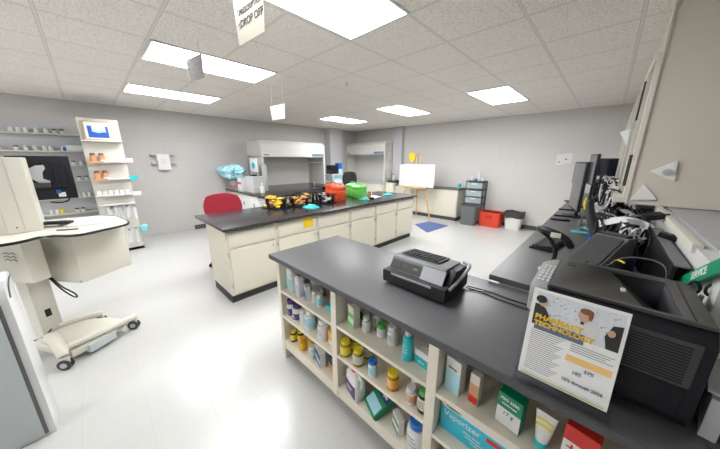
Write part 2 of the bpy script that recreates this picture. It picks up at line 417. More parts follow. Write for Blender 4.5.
# things on the island
def basket(x, y, rz, label, content, n, sc=1.0, w_=.34, d_=.24, h_=.145):
    t = thing('wire_basket', label, 'basket', (x, y, .9145), rz, 'black mesh baskets on the island')
    w0, d0 = w_ * .82 / 2, d_ * .82 / 2; w1, d1 = w_ / 2, d_ / 2
    MB().box(-w0, w0, -d0, d0, 0, .006).build('base', 'black', t)
    rm = MB()
    for z, a, b_, r in ((.006, w0, d0, .004), (h_, w1, d1, .006)):
        rm.tube([(-a, -b_, z), (a, -b_, z), (a, b_, z), (-a, b_, z)], r, 6, closed=True)
    rm.build('rim', 'black', t)
    mesh = MB()
    k = 11
    for sgn in (-1, 1):
        for i in range(k + 1):
            u = -1 + 2 * i / k
            mesh.tube([(u * w0, sgn * d0, .006), (u * w1, sgn * d1, h_)], .0016, 4)
            if i % 2 == 0: mesh.tube([(sgn * w0, u * d0, .006), (sgn * w1, u * d1, h_)], .0016, 4)
    for q in (.25, .5, .75):
        a, b_ = w0 + (w1 - w0) * q, d0 + (d1 - d0) * q
        mesh.tube([(-a, -b_, h_ * q), (a, -b_, h_ * q), (a, b_, h_ * q), (-a, b_, h_ * q)], .0016, 4, closed=True)
    mesh.build('wire_mesh', 'black', t)
    for sgn in (-1, 1):
        MB().prism([(-.028, .0), (.028, .0), (.028, h_), (-.028, h_)], 0, .005, Matrix.Translation((sgn * (w0 + .008), .0, .0)) @ Matrix.Rotation(sgn * .1, 4, 'Y') @ Matrix.Rotation(R(90), 4, 'Z') @ Matrix.Rotation(R(90), 4, 'X')).build('handle_panel', 'black', t)
        MB().prism([(-.028, .0), (.028, .0), (.028, h_), (-.028, h_)], 0, .005, Matrix.Translation((0, sgn * (d0 + .01), 0)) @ Matrix.Rotation(R(90) - sgn * .12, 4, 'X')).build('handle_panel', 'black', t)
    for q in range(n):
        a = random.uniform(-.7, .7) * w0; b_ = random.uniform(-.6, .6) * d0; z = .03 + (h_ - .02) * q / n
        rr = random.uniform(0, 3.1)
        pk = MB().lathe([(.012, -.016), (.05, -.012), (.062, 0), (.05, .012), (.012, .016)], 10, sy=.6)
        o = pk.build('packet', content[q % len(content)])
        ca, sa = math.cos(rz), math.sin(rz)
        o.location = (x + ca * a - sa * b_, y + sa * a + ca * b_, .9145 + z); o.rotation_euler = (random.uniform(-.4, .4), random.uniform(-.4, .4), rr)
        tag(o, 'small packet lying in the ' + label.split(' in ')[0].split(', ')[0].split(' holding')[0], 'packet', 'packets in the ' + label.split(',')[0])
basket(-3.56, 1.88, R(15), 'nearest black wire basket, heaped with bright yellow packets', ['yellow', 'peach', 'yellow', 'yellow', 'yellow'], 26, w_=.42, d_=.30, h_=.16)
basket(-3.44, 2.20, R(15), 'second black wire basket, half full of amber packets', ['orange_bottle', 'peach', 'brown'], 14, w_=.36, d_=.24, h_=.14)
basket(-3.64, 2.46, R(15), 'third black wire basket, with a yellow packet on top', ['brown', 'orange_bottle', 'yellow_cap'], 16, w_=.38, d_=.24, h_=.155)
basket(-3.38, 2.67, R(15), 'fourth black wire basket, beside the orange jug', ['light_grey', 'dark_grey', 'white'], 14, w_=.36, d_=.22, h_=.155)

def jug(x, y, rz, m, label, wd=.24, dp=.30, h=.27):
    t = thing('plastic_container', label, 'container', (x, y, .9145), rz, None)
    a, b_ = wd / 2, dp / 2; c_ = .028
    P = [(-a + c_, -b_), (a - c_, -b_), (a, -b_ + c_), (a, b_ - c_), (a - c_, b_), (-a + c_, b_), (-a, b_ - c_), (-a, -b_ + c_)]
    bm = MB(); n = 8
    lv = [(.92, 0), (1.0, .02), (1.0, h * .62), (.93, h * .66), (.93, h * .74), (1.02, h * .78), (1.0, h * .90), (.62, h)]
    vs = []; fs = []
    for k, (s_, z) in enumerate(lv): vs += [(p[0] * s_, p[1] * s_, z) for p in P]
    for k in range(len(lv) - 1):
        for q in range(n): fs.append((k * n + q, k * n + (q + 1) % n, (k + 1) * n + (q + 1) % n, (k + 1) * n + q))
    fs.append(tuple(range(n - 1, -1, -1))); fs.append(tuple((len(lv) - 1) * n + q for q in range(n)))
    bm.poly(vs, fs); bm.build('body', m, t)
    MB().tube(spline([(-.06, 0, h - .005), (-.05, 0, h + .02), (0, 0, h + .028), (.05, 0, h + .02), (.06, 0, h - .005)]), .010, 8).build('handle', m, t)
    return t
jug(-3.44, 3.03, R(10), 'orange', 'bright orange plastic jug container on the island, in front of its twin', .22, .24)
jug(-3.70, 3.13, R(10), 'orange', 'bright orange plastic jug container behind the other orange one', .22, .24, .28)
jug(-3.42, 3.55, R(8), 'green', 'lime green plastic jug container, the one nearer the island front', .24, .24, .24)
jug(-3.70, 3.66, R(8), 'green', 'lime green plastic jug container, the one toward the island back', .24, .24, .25)

def pouch(x, y, z, m, label, sc=1.0, name='pouch', cat='pouch', rz=0.3):
    t = thing(name, label, cat, (x, y, z), rz)
    b = MB(); N = 14
    vs = []; fs = []
    rnd = random.Random(int(x * 1000 + y * 777))
    for top in (1, 0):
        for i in range(N + 1):
            for j in range(N + 1):
                u, v = -1 + 2 * i / N, -1 + 2 * j / N
                e = (1 - u ** 4) * (1 - v ** 4)
                hgt = .045 * e * (0.75 + .35 * math.sin(3.1 * u + 1) * math.cos(2.7 * v)) + rnd.uniform(-.003, .003) * e
                vs.append((u * .11 * sc + .01 * math.sin(3 * v), v * .07 * sc + .008 * math.sin(4 * u), (.004 + hgt * sc) if top else .002))
    K = (N + 1) ** 2
    for L in (0, 1):
        for i in range(N):
            for j in range(N):
                q = L * K + i * (N + 1) + j; fs.append((q, q + 1, q + N + 2, q + N + 1))
    b.poly(vs, fs); b.build('wrapper', m, t)
    MB().box(-.035 * sc, .035 * sc, -.02 * sc, .02 * sc, .046 * sc, .050 * sc, .001).build('label_patch', 'white', t)
    return t
pouch(-3.20, 2.26, .9145, 'teal', 'crumpled teal pouch in front of the third basket', 1.05)
pouch(-3.16, 3.42, .9145, 'teal', 'flat teal pouch in front of the green jugs', .85, rz=.9)
pouch(-3.25, 4.25, .9145, 'teal', 'teal pouch alone near the far end of the island', .9, rz=1.2)
pp = thing('paper_sheet', 'white folded paper sheet lying beside the green jugs', 'paper', (-3.28, 3.80, .9145), R(15))
MB().prism([(-.11, -.14), (.11, -.15), (.12, .14), (-.10, .15)], 0, .004).build('sheet', 'paper', pp)
MB().prism([(-.10, -.12), (.09, -.12), (.06, .10), (-.07, .11)], .0045, .012, Matrix.Rotation(.05, 4, 'X')).build('folded_sheet', 'paper', pp)
tk = thing('tent_card', 'small white tent card behind the green jugs on the island', 'card', (-3.55, 4.0, .9145), R(40))
MB().prism([(-.055, 0), (-.05, 0), (0, .16), (.05, 0), (.055, 0), (0, .168)], -.06, .06, Matrix.Rotation(R(90), 4, 'X')).build('card_sheet', 'paper', tk)
MB().box(-.02, .02, -.063, -.0605, .05, .08).build('printed_square', 'red', tk)
rl = thing('tape_dispenser', 'small black tape dispenser on the island beside the pouch', 'dispenser', (-3.14, 3.56, .9145), R(60))
MB().box(-.07, .07, -.03, .03, 0, .03, .008).build('base', 'black', rl)
MB().lathe([(.02, -.012), (.035, -.012), (.035, .012), (.02, .012)], 18, mtx=Matrix.Translation((-.02, 0, .05)) @ Matrix.Rotation(R(90), 4, 'X')).build('tape_roll', 'amber', rl)

# ================================================================ FRONT COUNTER WITH SHELVES
tag(MB().box(-1.80, .30, .86, 1.56, .878, .914, .006).box(.30, .95, .86, 1.25, .878, .914, .006).build('counter_slab', 'grey_top'), 'dark grey laminate countertop over the cream medicine shelves', 'countertop')
cs_ = [o for o in COL.objects if o.name == 'counter_slab'][0]
MB().box(-1.803, .95, .857, .8605, .8785, .911).box(-1.803, -1.7995, .857, 1.56, .8785, .911).build('edge_band', 'edge_grey', cs_)
DV = [(-1.745, -1.70), (-1.09, -1.042), (-.432, -.385), (.225, .272)]
SH = 1.24   # depth end
sh = thing('shelf_cabinet', 'open cream shelf cabinet of medicines under the grey counter', 'shelf', (0, 0, 0))
MB().box(-1.745, .90, SH, SH + .02, .04, .878).build('back_panel', 'cream_shelf', sh)
for k, (a, b_) in enumerate(DV): MB().box(a, b_, .88, SH, .10 if k else .0, .878, .002).build('upright', 'cream_edge', sh)
MB().box(-1.745, -1.72, SH + .02, 1.50, 0, .878).box(-1.72, .3, 1.48, 1.50, 0, .878).build('rear_panel', 'cream', sh)
bays = [(-1.70, -1.09, (.635, .410)), (-1.042, -.432, (.645, .432)), (-.385, .225, (.635, .400)), (.272, .90, (.635, .40))]
for a, b_, hs in bays:
    for z in hs: MB().box(a, b_, .882, SH, z - .022, z, .0015).build('shelf', 'cream_edge', sh)
    MB().box(a, b_, .882, SH, .155, .18, .0015).box(a, b_, .885, .91, .10, .155).build('bottom_shelf', 'cream_edge', sh)
MB().box(-1.62, .90, 1.02, 1.04, 0, .155).build('kick_board', 'cream', sh)

def bottle(x, y, z, r, h, body, cap, label_m, label, capr=.72, caph=.2, shoulder=.10, name='medicine_bottle', cat='bottle', lab=(.18, .68), neck=.55, text=None, group=None):
    if name == 'medicine_bottle' and 0 < r < .04 and y < 1.2 and x > -2: r *= 1.22 if x < -1.1 else 1.1; y += .006
    t = thing(name, label, cat, (x, y, z + .0005), 0, group)
    hb = h * (1 - caph); sh_ = h * shoulder
    MB().lathe([(r * .9, 0), (r, h * .02), (r, hb - sh_ - h * .03), (r * .93, hb - sh_ * .55), (r * neck, hb - h * .005), (r * neck, hb)], 24).build('body', body, t)
    cr = r * capr
    MB().lathe([(cr, hb), (cr, h - .003), (cr * .93, h)], 24).build('cap', cap, t)
    if label_m:
        o = MB().lathe([(r * 1.012, h * lab[0]), (r * 1.018, h * lab[0] + .001), (r * 1.018, h * lab[1] - .001), (r * 1.012, h * lab[1])], 24).build('paper_label', label_m, t)
        # printed lines on the label front (-Y)
        pr = MB()
        for q in range(3):
            zz = h * (lab[0] + (lab[1] - lab[0]) * (.28 + .22 * q))
            pts = [(r * 1.03 * math.sin(a), -r * 1.03 * math.cos(a), zz) for a in [R(v) for v in range(-34, 35 - q * 8, 6)]]
            pr.tube(pts, h * .012 if q < 2 else h * .022, 4)
        pr.build('printed_lines', 'ink_grey' if label_m in ('white', 'paper', 'light_blue', 'yellow', 'cream_paper') else 'white', o)
    return t

def carton(x, y, z, wd, dp, ht, rz, m, m2, label, texts=(), lie=False, split=.45, stripe=None, name='medicine_box'):
    t = thing(name, label, 'box', (x, y, z + .0005), rz)
    MB().box(-wd / 2, wd / 2, -dp / 2, dp / 2, 0, ht, .0012, seg=1).build('carton', m, t)
    p = MB().box(-wd / 2 + .001, wd / 2 - .001, -dp / 2 - .0006, -dp / 2 + .001, ht * .02, ht * split).build('printed_panel', m2, t)
    for (s, sz, mm, fx, fz) in texts:
        lettering(s, sz, mm, t, (fx * wd, -dp / 2 - .0012, ht * fz), bold=.0004)
    if stripe: MB().box(-wd / 2 + .0005, wd / 2 - .0005, -dp / 2 - .0007, -dp / 2 + .001, ht * stripe[1], ht * stripe[2]).build('stripe', stripe[0], t)
    return t

def jugbottle(x, y, z, wd, dp, h, rz, body, cap, lm, label, handle=True, neck_h=.18, lab=(.15, .6)):
    t = thing('detergent_jug', label, 'bottle', (x, y, z + .0005), rz)
    a, b_ = wd / 2, dp / 2; vs = []; fs = []; n = 20
    hb = h * (1 - neck_h)
    lv = [(.90, 0), (1, .012), (1, hb * .80), (.93, hb * .90), (.62, hb * .98), (.33, hb), (.33, hb + .012)]
    for s_, zz in lv:
        for q in range(n):
            th = 2 * math.pi * q / n; c_, s2 = math.cos(th), math.sin(th)
            px = a * s_ * math.copysign(abs(c_) ** .5, c_); py = b_ * min(1, s_ * 1.02) * math.copysign(abs(s2) ** .5, s2)
            if s_ < .5: px, py = .33 * a * c_ * 1.1, .33 * a * s2 * 1.1
            vs.append((px, py, zz))
    for k in range(len(lv) - 1):
        for q in range(n): fs.append((k * n + q, k * n + (q + 1) % n, (k + 1) * n + (q + 1) % n, (k + 1) * n + q))
    fs.append(tuple(range(n - 1, -1, -1))); fs.append(tuple((len(lv) - 1) * n + q for q in range(n)))
    MB().poly(vs, fs).build('body', body, t)
    MB().lathe([(a * .42, hb + .006), (a * .42, h - .004), (a * .36, h)], 18).build('cap', cap, t)
    if handle: MB().tube(spline([(a * .45, 0, hb * .97), (a * 1.02, 0, hb * .93), (a * 1.12, 0, hb * .75), (a * .95, 0, hb * .55)]), a * .15, 8).build('handle', body, t)
    if lm:
        o = MB().box(-a * .78, a * .78, -b_ * 1.03, -b_ * .9, hb * lab[0], hb * lab[1], .002).build('paper_label', lm, t)
        MB().box(-a * .6, a * .4, -b_ * 1.045, -b_ * 1.0, hb * (lab[0] + .28), hb * (lab[0] + .32)).box(-a * .6, a * .2, -b_ * 1.045, -b_ * 1.0, hb * (lab[0] + .18), hb * (lab[0] + .21)).build('printed_lines', 'white', o)
    return t

# bay 1 -------------------------------------------------------------
Z1, Z2, Z3 = .635, .41, .18
jugbottle(-1.640, .955, Z1, .105, .070, .205, R(-12), 'white', 'white', 'teal_light', 'flat white bottle with teal label at the left end of the top shelf', False, .10, (.08, .55))
jugbottle(-1.530, .950, Z1, .088, .066, .185, R(-20), 'white', 'ink', 'light_blue', 'white jug with black cap on the top shelf, left bay', False)
jugbottle(-1.475, 1.05, Z1, .095, .070, .200, R(-30), 'white', 'white', None, 'white handled jug behind the small blue box, left bay', True)
carton(-1.435, .948, Z1, .065, .036, .110, R(-25), 'white', 'blue', 'small white and blue box on the top shelf of the left bay', split=.6)
carton(-1.40, 1.06, Z1, .06, .03, .15, R(-10), 'mid_grey', 'white', 'grey and white box standing at the back of the top left shelf', split=.4)
bottle(-1.365, .955, Z1, .020, .085, 'white', 'white', 'white', 'small white bottle right of the blue box, top left shelf')
bottle(-1.295, .948, Z1, .022, .095, 'white', 'white', 'teal_light', 'small white bottle with teal label on the top left shelf')
carton(-1.185, .965, Z1, .055, .035, .045, R(-8), 'teal', 'teal', 'tiny teal box in the right corner of the top left shelf')
bottle(-1.650, .930, Z2, .031, .140, 'white', 'purple', 'purple', 'white bottle with purple cap and label, first on the middle left shelf', capr=.85, lab=(.12, .55))
bottle(-1.565, .930, Z2, .033, .140, 'white', 'purple', 'purple', 'white bottle with purple cap and label, second on the middle left shelf', capr=.85, lab=(.12, .5))
bottle(-1.490, .932, Z2, .024, .115, 'white', 'white', 'white', 'plain white bottle next to the two purple capped ones')
bottle(-1.410, .938, Z2, .034, .150, 'white', 'white', 'light_blue', 'stout white bottle with blue badge, middle left shelf', capr=.7)
bottle(-1.43, 1.04, Z2, .022, .10, 'white', 'blue_cap', 'white', 'little bottle with blue cap behind the stout white one')
bottle(-1.250, .935, Z2, .036, .150, 'white', 'white', 'white', 'tall white bottle with thin print, right of the middle left shelf', capr=.75)
carton(-1.150, .945, Z2, .065, .045, .105, R(-8), 'orange_bottle', 'white', 'orange and white box at the right of the middle left shelf', split=.35)
bottle(-1.640, .925, Z3, .022, .095, 'dark_bottle', 'yellow_cap', 'yellow_cap', 'dark bottle with yellow cap on the bottom left shelf, first')
bottle(-1.590, .960, Z3, .022, .100, 'dark_bottle', 'yellow_cap', 'yellow_cap', 'dark bottle with yellow cap on the bottom left shelf, behind the first')
bottle(-1.505, .918, Z3, .023, .100, 'orange_bottle', 'orange_bottle', 'yellow', 'small orange bottle in front, bottom left shelf', capr=.9)
bottle(-1.470, .975, Z3, .023, .105, 'orange_bottle', 'orange_bottle', 'yellow', 'small orange bottle behind its twin, bottom left shelf', capr=.9)
bottle(-1.385, .925, Z3, .024, .095, 'white', 'white', 'white', 'small rounded white bottle alone on the bottom left shelf', capr=.9)
carton(-1.290, .932, Z3, .115, .04, .125, R(-20), 'white', 'navy', 'white and navy box with light blue band on the bottom left shelf', split=.85, stripe=('light_blue', .2, .5))
carton(-1.160, .955, Z3, .110, .045, .120, R(-15), 'navy', 'peach', 'navy and orange box at the right of the bottom left shelf', split=.45)

# bay 2 -------------------------------------------------------------
Z1, Z2 = .645, .432
carton(-.965, .955, Z1, .070, .045, .140, R(-15), 'cream_paper', 'green', 'cream and green box at the left of the top middle shelf', split=.65, stripe=('white', .2, .45))
carton(-.985, 1.06, Z1, .07, .06, .13, R(-10), 'cream_paper', 'dk_green', 'cream and green box behind the other green box')
bottle(-.872, .962, Z1, .022, .095, 'white', 'white', 'white', 'white bottle in front on the top middle shelf')
bottle(-.862, 1.045, Z1, .023, .100, 'white', 'white', 'white', 'white bottle behind the front one on the top middle shelf')
bottle(-.782, .99, Z1, .023, .080, 'white', 'green_cap', 'white', 'short white bottle with green cap, front of the pair', capr=.95, caph=.3)
bottle(-.765, 1.07, Z1, .023, .082, 'white', 'green_cap', 'white', 'short white bottle with green cap, behind its twin', capr=.95, caph=.3)
bottle(-.700, .985, Z1, .027, .110, 'white', 'white', 'white', 'wide white bottle with pink mark between green cap and teal bottles', capr=.9)
bottle(-.578, .945, Z1, .024, .165, 'teal', 'light_grey', 'teal', 'tall teal spray bottle on the top middle shelf', capr=.6, caph=.15)
carton(-.488, .975, Z1, .100, .050, .085, R(-8), 'white', 'teal', 'white and teal box beside the tall teal bottle', split=.6, texts=[('Aloe', .018, 'white', -.1, .3)])
carton(-.49, 1.10, Z1, .10, .05, .125, R(20), 'cream_paper', 'brown', 'brown and cream box leaning at the back of the top middle shelf')
for xx, yy, lb in ((-1.005, .915, 'front left'), (-.995, .99, 'back left'), (-.895, .915, 'front right'), (-.895, 1.0, 'back right')):
    bottle(xx, yy, Z2, .030, .108, 'olive_bottle', 'yellow_cap', 'yellow_cap' if 'left' in lb else 'cream_paper', 'olive bottle with yellow cap in the cluster of four, ' + lb, capr=.82)
bottle(-.780, .915, Z2, .024, .100, 'white', 'blue_cap', 'light_blue', 'white bottle with blue cap and blue label, middle shelf', capr=.9)
bottle(-.647, .925, Z2, .029, .105, 'amber', 'yellow_cap', 'orange_bottle', 'amber bottle with yellow cap alone on the middle shelf', capr=.85)
bottle(-.532, .925, Z2, .026, .085, 'white', 'white', 'peach', 'white bottle with orange label near the divider', capr=.8)
bottle(-.545, 1.00, Z2, .026, .115, 'white', 'white', 'white', 'white bottle behind the one with the orange label', capr=.8)
bottle(-.462, .925, Z2, .027, .125, 'dark_bottle', 'green_cap', 'cream_paper', 'dark bottle with green cap next to the divider', capr=.85)
jugbottle(-.925, .930, Z3, .135, .085, .215, R(-15), 'white', 'pink', 'purple', 'white jug with pink cap and purple label on the bottom shelf', True, .17, (.12, .6))
t = thing('medicine_box', 'blue and green box tilted on its back on the bottom shelf', 'box', (-.785, .905, .186), 0, rot=(R(-55), 0, R(-25)))
MB().box(-.07, .07, -.02, .02, 0, .155, .001, seg=1).build('carton', 'dk_green', t)
MB().box(-.066, .066, -.0206, -.018, .10, .152).build('title_band', 'navy', t)
MB().box(-.06, .06, -.0206, -.018, .015, .075).build('printed_panel', 'light_blue', t)
lettering('Salonpas', .028, 'white', t, (0, -.0215, .126), bold=.0006)
carton(-.60, .93, Z3, .075, .035, .105, R(-30), 'white', 'dk_green', 'dark green and white box standing on the bottom middle shelf', split=.75, stripe=('white', .25, .55))
bottle(-.485, .925, Z3, .047, .175, 'white', 'blue_cap', 'white', 'big white bottle with blue cap at the right of the bottom middle shelf', capr=.8, lab=(.1, .72))
carton(-.70, 1.10, Z3, .09, .05, .12, R(5), 'peach', 'white', 'peach coloured box at the back of the bottom middle shelf')

# bay 3 -------------------------------------------------------------
Z1, Z2 = .635, .40
carton(-.335, .955, Z1, .070, .045, .165, R(-10), 'white', 'light_blue', 'tall white and light blue box first on the right bay shelf', split=.6, texts=[('Alamag', .014, 'ink', -.05, .72)])
carton(-.247, .950, Z1, .040, .030, .145, R(-8), 'cream_paper', 'peach', 'narrow orange and red box on the right bay shelf', split=.68, stripe=('red', .05, .28))
t = carton(-.115, .950, Z1, .085, .050, .140, R(-10), 'dk_green', 'white', 'dark green box with white lower half in the right bay', split=.55, texts=[('PEG 3350', .016, 'white', 0, .85), ('POLYETHYLENE', .007, 'white', 0, .70), ('17 g', .022, 'dk_green', 0, .42)])
tt = thing('ointment_tube', 'white and teal tube standing on its teal cap in the right bay', 'tube', (-.012, .945, Z1 + .0005), R(-8))
vs = []; fs = []; n = 20
for s_, zz in ((0, .028), (.35, .06), (.75, .11), (1, .138)):
    for q in range(n):
        th = 2 * math.pi * q / n; rr = .020
        vs.append((math.cos(th) * (rr + s_ * .012), math.sin(th) * (rr * (1 - s_) + .0015), zz))
for k in range(3):
    for q in range(n): fs.append((k * n + q, k * n + (q + 1) % n, (k + 1) * n + (q + 1) % n, (k + 1) * n + q))
fs += [tuple(range(n - 1, -1, -1)), tuple(3 * n + q for q in range(n))]
MB().poly(vs, fs).build('body', 'white', tt)
MB().lathe([(.021, 0), (.021, .027), (.018, .029)], 20).build('cap', 'teal', tt)
lb = MB()
for q in range(2):
    lb.prism([(-.024, -.002), (0, .004), (.024, -.002), (.024, .006), (0, .012), (-.024, .006)], 0, .0008, Matrix.Translation((0, -.0115 + q * .0035, .085 + q * .022)) @ Matrix.Rotation(R(90) - .16, 4, 'X'))
lb.build('printed_band', 'yellow_cap', tt)
carton(.085, .955, Z1, .085, .05, .150, R(-10), 'red', 'white', 'red box with white cross panel in the right bay', split=.62, stripe=('red', .05, .2), texts=[('+', .06, 'red', -.2, .45)])
t = carton(-.215, 1.055, Z2, .32, .24, .158, R(-1), 'white', 'blue_box', 'large turquoise vaporizer box lying in the right bay', split=.84, texts=[('Vaporizer', .040, 'white', -.20, .66), ('Warm Steam', .014, 'white', -.05, .42), ('soothing moisture', .012, 'white', 0, .32), ('1.2 gallon', .012, 'white', 0, .22), ('HealthSmart', .013, 'ink', -.32, .92)], name='vaporizer_box')
MB().box(.04, .14, -.1212, -.120, .100, .122).build('red_title', 'red', t)
MB().lathe([(.026, -.0005), (.03, 0), (.026, .0006)], 16, mtx=Matrix.Translation((.10, -.1212, .055)) @ Matrix.Rotation(R(90), 4, 'X'), sy=1.2).build('printed_face', 'skin', t)
jugbottle(-.33, .955, .18, .06, .045, .10, 0, 'white', 'dk_green', 'cream_paper', 'low white bottle under the vaporizer box', False)
carton(.15, .98, Z2, .1, .08, .12, R(-5), 'red', 'white', 'red and white box right of the vaporizer box')

# desktop machine on the front counter
dm = thing('desktop_printer', 'black and silver desktop machine with green display on the grey counter', 'printer', (-.675, 1.25, .914), R(0))
W2 = .19
MB().box(-W2 - .005, W2 + .005, -.145, .145, .012, .085, .012).build('base', 'black_soft', dm)
for sx in (-1, 1):
    for sy in (-1, 1): MB().lathe([(.014, 0), (.014, .0115)], 12, (sx * .15, sy * .11, 0)).build('foot', 'black', dm)
bd = MB().prism([(-.115, .083), (-.075, .155), (-.06, .163), (.11, .150), (.13, .083)], -W2 + .02, W2 - .03, Matrix(((0, 0, 1, 0), (1, 0, 0, 0), (0, 1, 0, 0), (0, 0, 0, 1))), bev=.006)
bd.build('body', 'mid_grey', dm)
slope = math.atan2(.072, .04)
def on_slope(mb_, x0, x1, u0, u1, th): 
    m_ = Matrix.Translation((0, -.1165, .084)) @ Matrix.Rotation(slope, 4, 'X')
    mb_.box(x0, x1, u0, u1, 0, th, .001, m_)
    return mb_
on_slope(MB(), -.165, .035, .012, .066, .003).build('display_panel', 'dark_grey', dm)
d_ = on_slope(MB(), -.018, .012, .036, .046, .0042).build('display', 'green_led', dm)
on_slope(MB(), -.10, -.094, .02, .058, .005).build('button', 'ink', dm)
on_slope(MB(), .035, .165, .002, .076, .003).build('silver_panel', 'silver', dm)
MB().box(-.13, .12, -.153, -.148, .070, .082, .002).build('chrome_strip', 'silver', dm)
MB().box(-.14, .10, -.045, .09, .160, .168, .004, Matrix.Rotation(-.075, 4, 'X')).build('top_cover', 'dark_grey', dm)
kb = MB()
for i in range(9):
    for j in range(4): kb.box(-.125 + i * .024, -.107 + i * .024, -.035 + j * .028, -.013 + j * .028, .1655, .174, .002, Matrix.Rotation(-.075, 4, 'X'))
kb.build('keypad', 'black', dm)
MB().tube(spline([(.20, -.11, .075), (.215, .0, .115), (.212, .10, .145), (.17, .12, .150)]), .009, 8).build('paper_guide', 'silver', dm)
MB().prism([(-.10, .083), (-.03, .15), (.10, .145), (.13, .083)], .16, .197, Matrix(((0, 0, 1, 0), (1, 0, 0, 0), (0, 1, 0, 0), (0, 0, 0, 1))), bev=.006).build('side_housing', 'black', dm)
for k, pts in enumerate(([(-.475, 1.36, .925), (-.38, 1.375, .918), (-.28, 1.36, .918), (-.10, 1.36, .918)], [(-.475, 1.38, .925), (-.36, 1.41, .918), (-.24, 1.40, .918), (-.08, 1.42, .918)])):
    MB().tube(spline([(a_ + .675, b2 - 1.25, c2 - .914) for a_, b2, c2 in pts]), .003, 6).build('power_cord', 'black', dm)

# ---------------------------------------------------------------- sign holder with poster
sg = thing('sign_holder', 'clear tilted acrylic holder with a pharmacy technology flyer', 'sign holder', (0, .872, .9145), 0)
ang = math.atan2(.30, .045)
TR = Matrix.Rotation(ang, 4, 'X')
MB().box(-.118, .118, -.03, .055, 0, .003, .001).build('foot', 'clear', sg)
bk = MB().box(-.116, .116, 0, .322, -.004, .0, .0008, TR).box(-.116, .116, 0, .045, .0045, .0065, .0008, TR); bk.build('acrylic_sleeve', 'clear', sg)
ps = MB().box(-.108, .108, .028, .318, .0005, .0022, 0, TR).build('flyer', 'plate_white', sg)
def flat(name, pts, z, m, parent=ps):
    pts = [(x_, y_ - .013) for x_, y_ in pts]
    return MB().prism(pts, z, z + .0004, TR).build(name, m, parent, smooth=False)
def rect(x0, x1, y0, y1): return [(x0, y0), (x1, y0), (x1, y1), (x0, y1)]
flat('photo_print', rect(-.098, .100, .215, .322), .0023, 'photo_pale')
rr_ = random.Random(3)
sp = MB()
for k in range(60):
    x, y = rr_.uniform(-.09, .095), rr_.uniform(.222, .303); s_ = rr_.uniform(.0008, .0022)
    sp.prism(rect(x - s_, x + s_, y - s_, y + s_), .0028, .0030, TR)
sp.build('printed_specks', 'ink_grey', ps)
def blob(cx, cy, rx, ry, n=16, a0=0, a1=360): return [(cx + rx * math.cos(R(a0 + (a1 - a0) * k / n)), cy + ry * math.sin(R(a0 + (a1 - a0) * k / n))) for k in range(n)]
flat('printed_dark_coat', [(-.098, .216), (-.045, .216), (-.05, .24), (-.07, .275), (-.085, .283), (-.098, .283)], .0031, 'ink')
flat('printed_face', blob(-.078, .292, .013, .014), .0032, 'skin')
flat('printed_hair', blob(-.084, .300, .014, .012), .0036, 'ink')
flat('printed_white_coat', [(-.02, .216), (.055, .216), (.058, .25), (.035, .272), (.01, .272), (-.02, .245)], .0031, 'white')
flat('printed_face', blob(.020, .286, .013, .017), .0036, 'skin')
flat('printed_hair', blob(.023, .302, .015, .009), .0040, 'brown')
flat('printed_hair', blob(.033, .292, .005, .014), .0040, 'brown')
flat('printed_collar', rect(.014, .022, .262, .270), .0036, 'navy')
flat('printed_dark_coat', [(.075, .216), (.100, .216), (.100, .290), (.080, .285), (.068, .25)], .0031, 'ink')
flat('printed_face', blob(.080, .262, .008, .010), .0036, 'skin')
flat('title_band', rect(-.090, .030, .202, .232), .0044, 'slate_blue')
def ptext(s, size, m, x, y, bold=0, al='LEFT', sx=1.0):
    o = lettering(s, size, m, ps, (0, 0, 0), (0, 0, 0), al, bold=bold, sx=1, mtx=None)
    o.data.transform(TR @ Matrix.Translation((x, y - .013, .0052)) @ Matrix.Diagonal((sx, 1, 1, 1)))
ptext('PHARMACY', .022, 'gold_ink', -.092, .243, .0009)
ptext('TECHNOLOGY', .021, 'gold_ink', -.092, .222, .0009)
ln = MB()
for k in range(20):
    y = .181 - k * .0068
    ln.prism(rect(-.095, -.010 - (k % 4) * .006, y, y + .0022), .0023, .0026, TR)
for k in range(4):
    y = .181 - k * .0068
    ln.prism(rect(.005, .098 - (k % 3) * .008, y, y + .0022), .0023, .0026, TR)
ln.build('printed_lines', 'ink_grey', ps)
flat('orange_band', rect(.0, .10, .140, .160), .0023, 'band_orange')
ptext('57%', .013, 'slate_blue', .045, .128, .0004); ptext('14%', .013, 'slate_blue', .020, .112, .0004)
ptext('15% through 2026', .0125, 'slate_blue', .0, .082, .0004)
flat('gold_rule', rect(-.10, .10, .045, .048), .0023, 'gold_ink')
flat('printed_tint', rect(-.002, .102, .060, .134), .0023, 'light_blue') if False else None

# ================================================================ RIGHT COUNTER
tag(MB().box(-.42, .30, 1.575, 7.09, .916, .950, .004).build('side_countertop', 'grey_top_right'), 'long dark grey countertop along the right wall carrying the computers', 'countertop')
for k in range(5):
    y0 = 1.60 + k * 1.10
    t = thing('base_cabinet', 'plain cream cabinet under the right countertop, %s from the near end' % ('first', 'second', 'third', 'fourth', 'fifth')[k], 'cabinet', (-.36, y0, 0), 0, 'cabinets under the right countertop')
    MB().box(0, .64, .0, 1.09, .10, .914).build('body', 'cream', t)
    MB().box(.03, .6, .0, 1.09, 0, .10).build('plinth', 'plinth', t)
    for q in (0, 1):
        d_ = MB().box(-.018, 0, .02 + q * .535, .535 + q * .535, .13, .89, .003).build('door', 'cream', t)

ZT = .9505
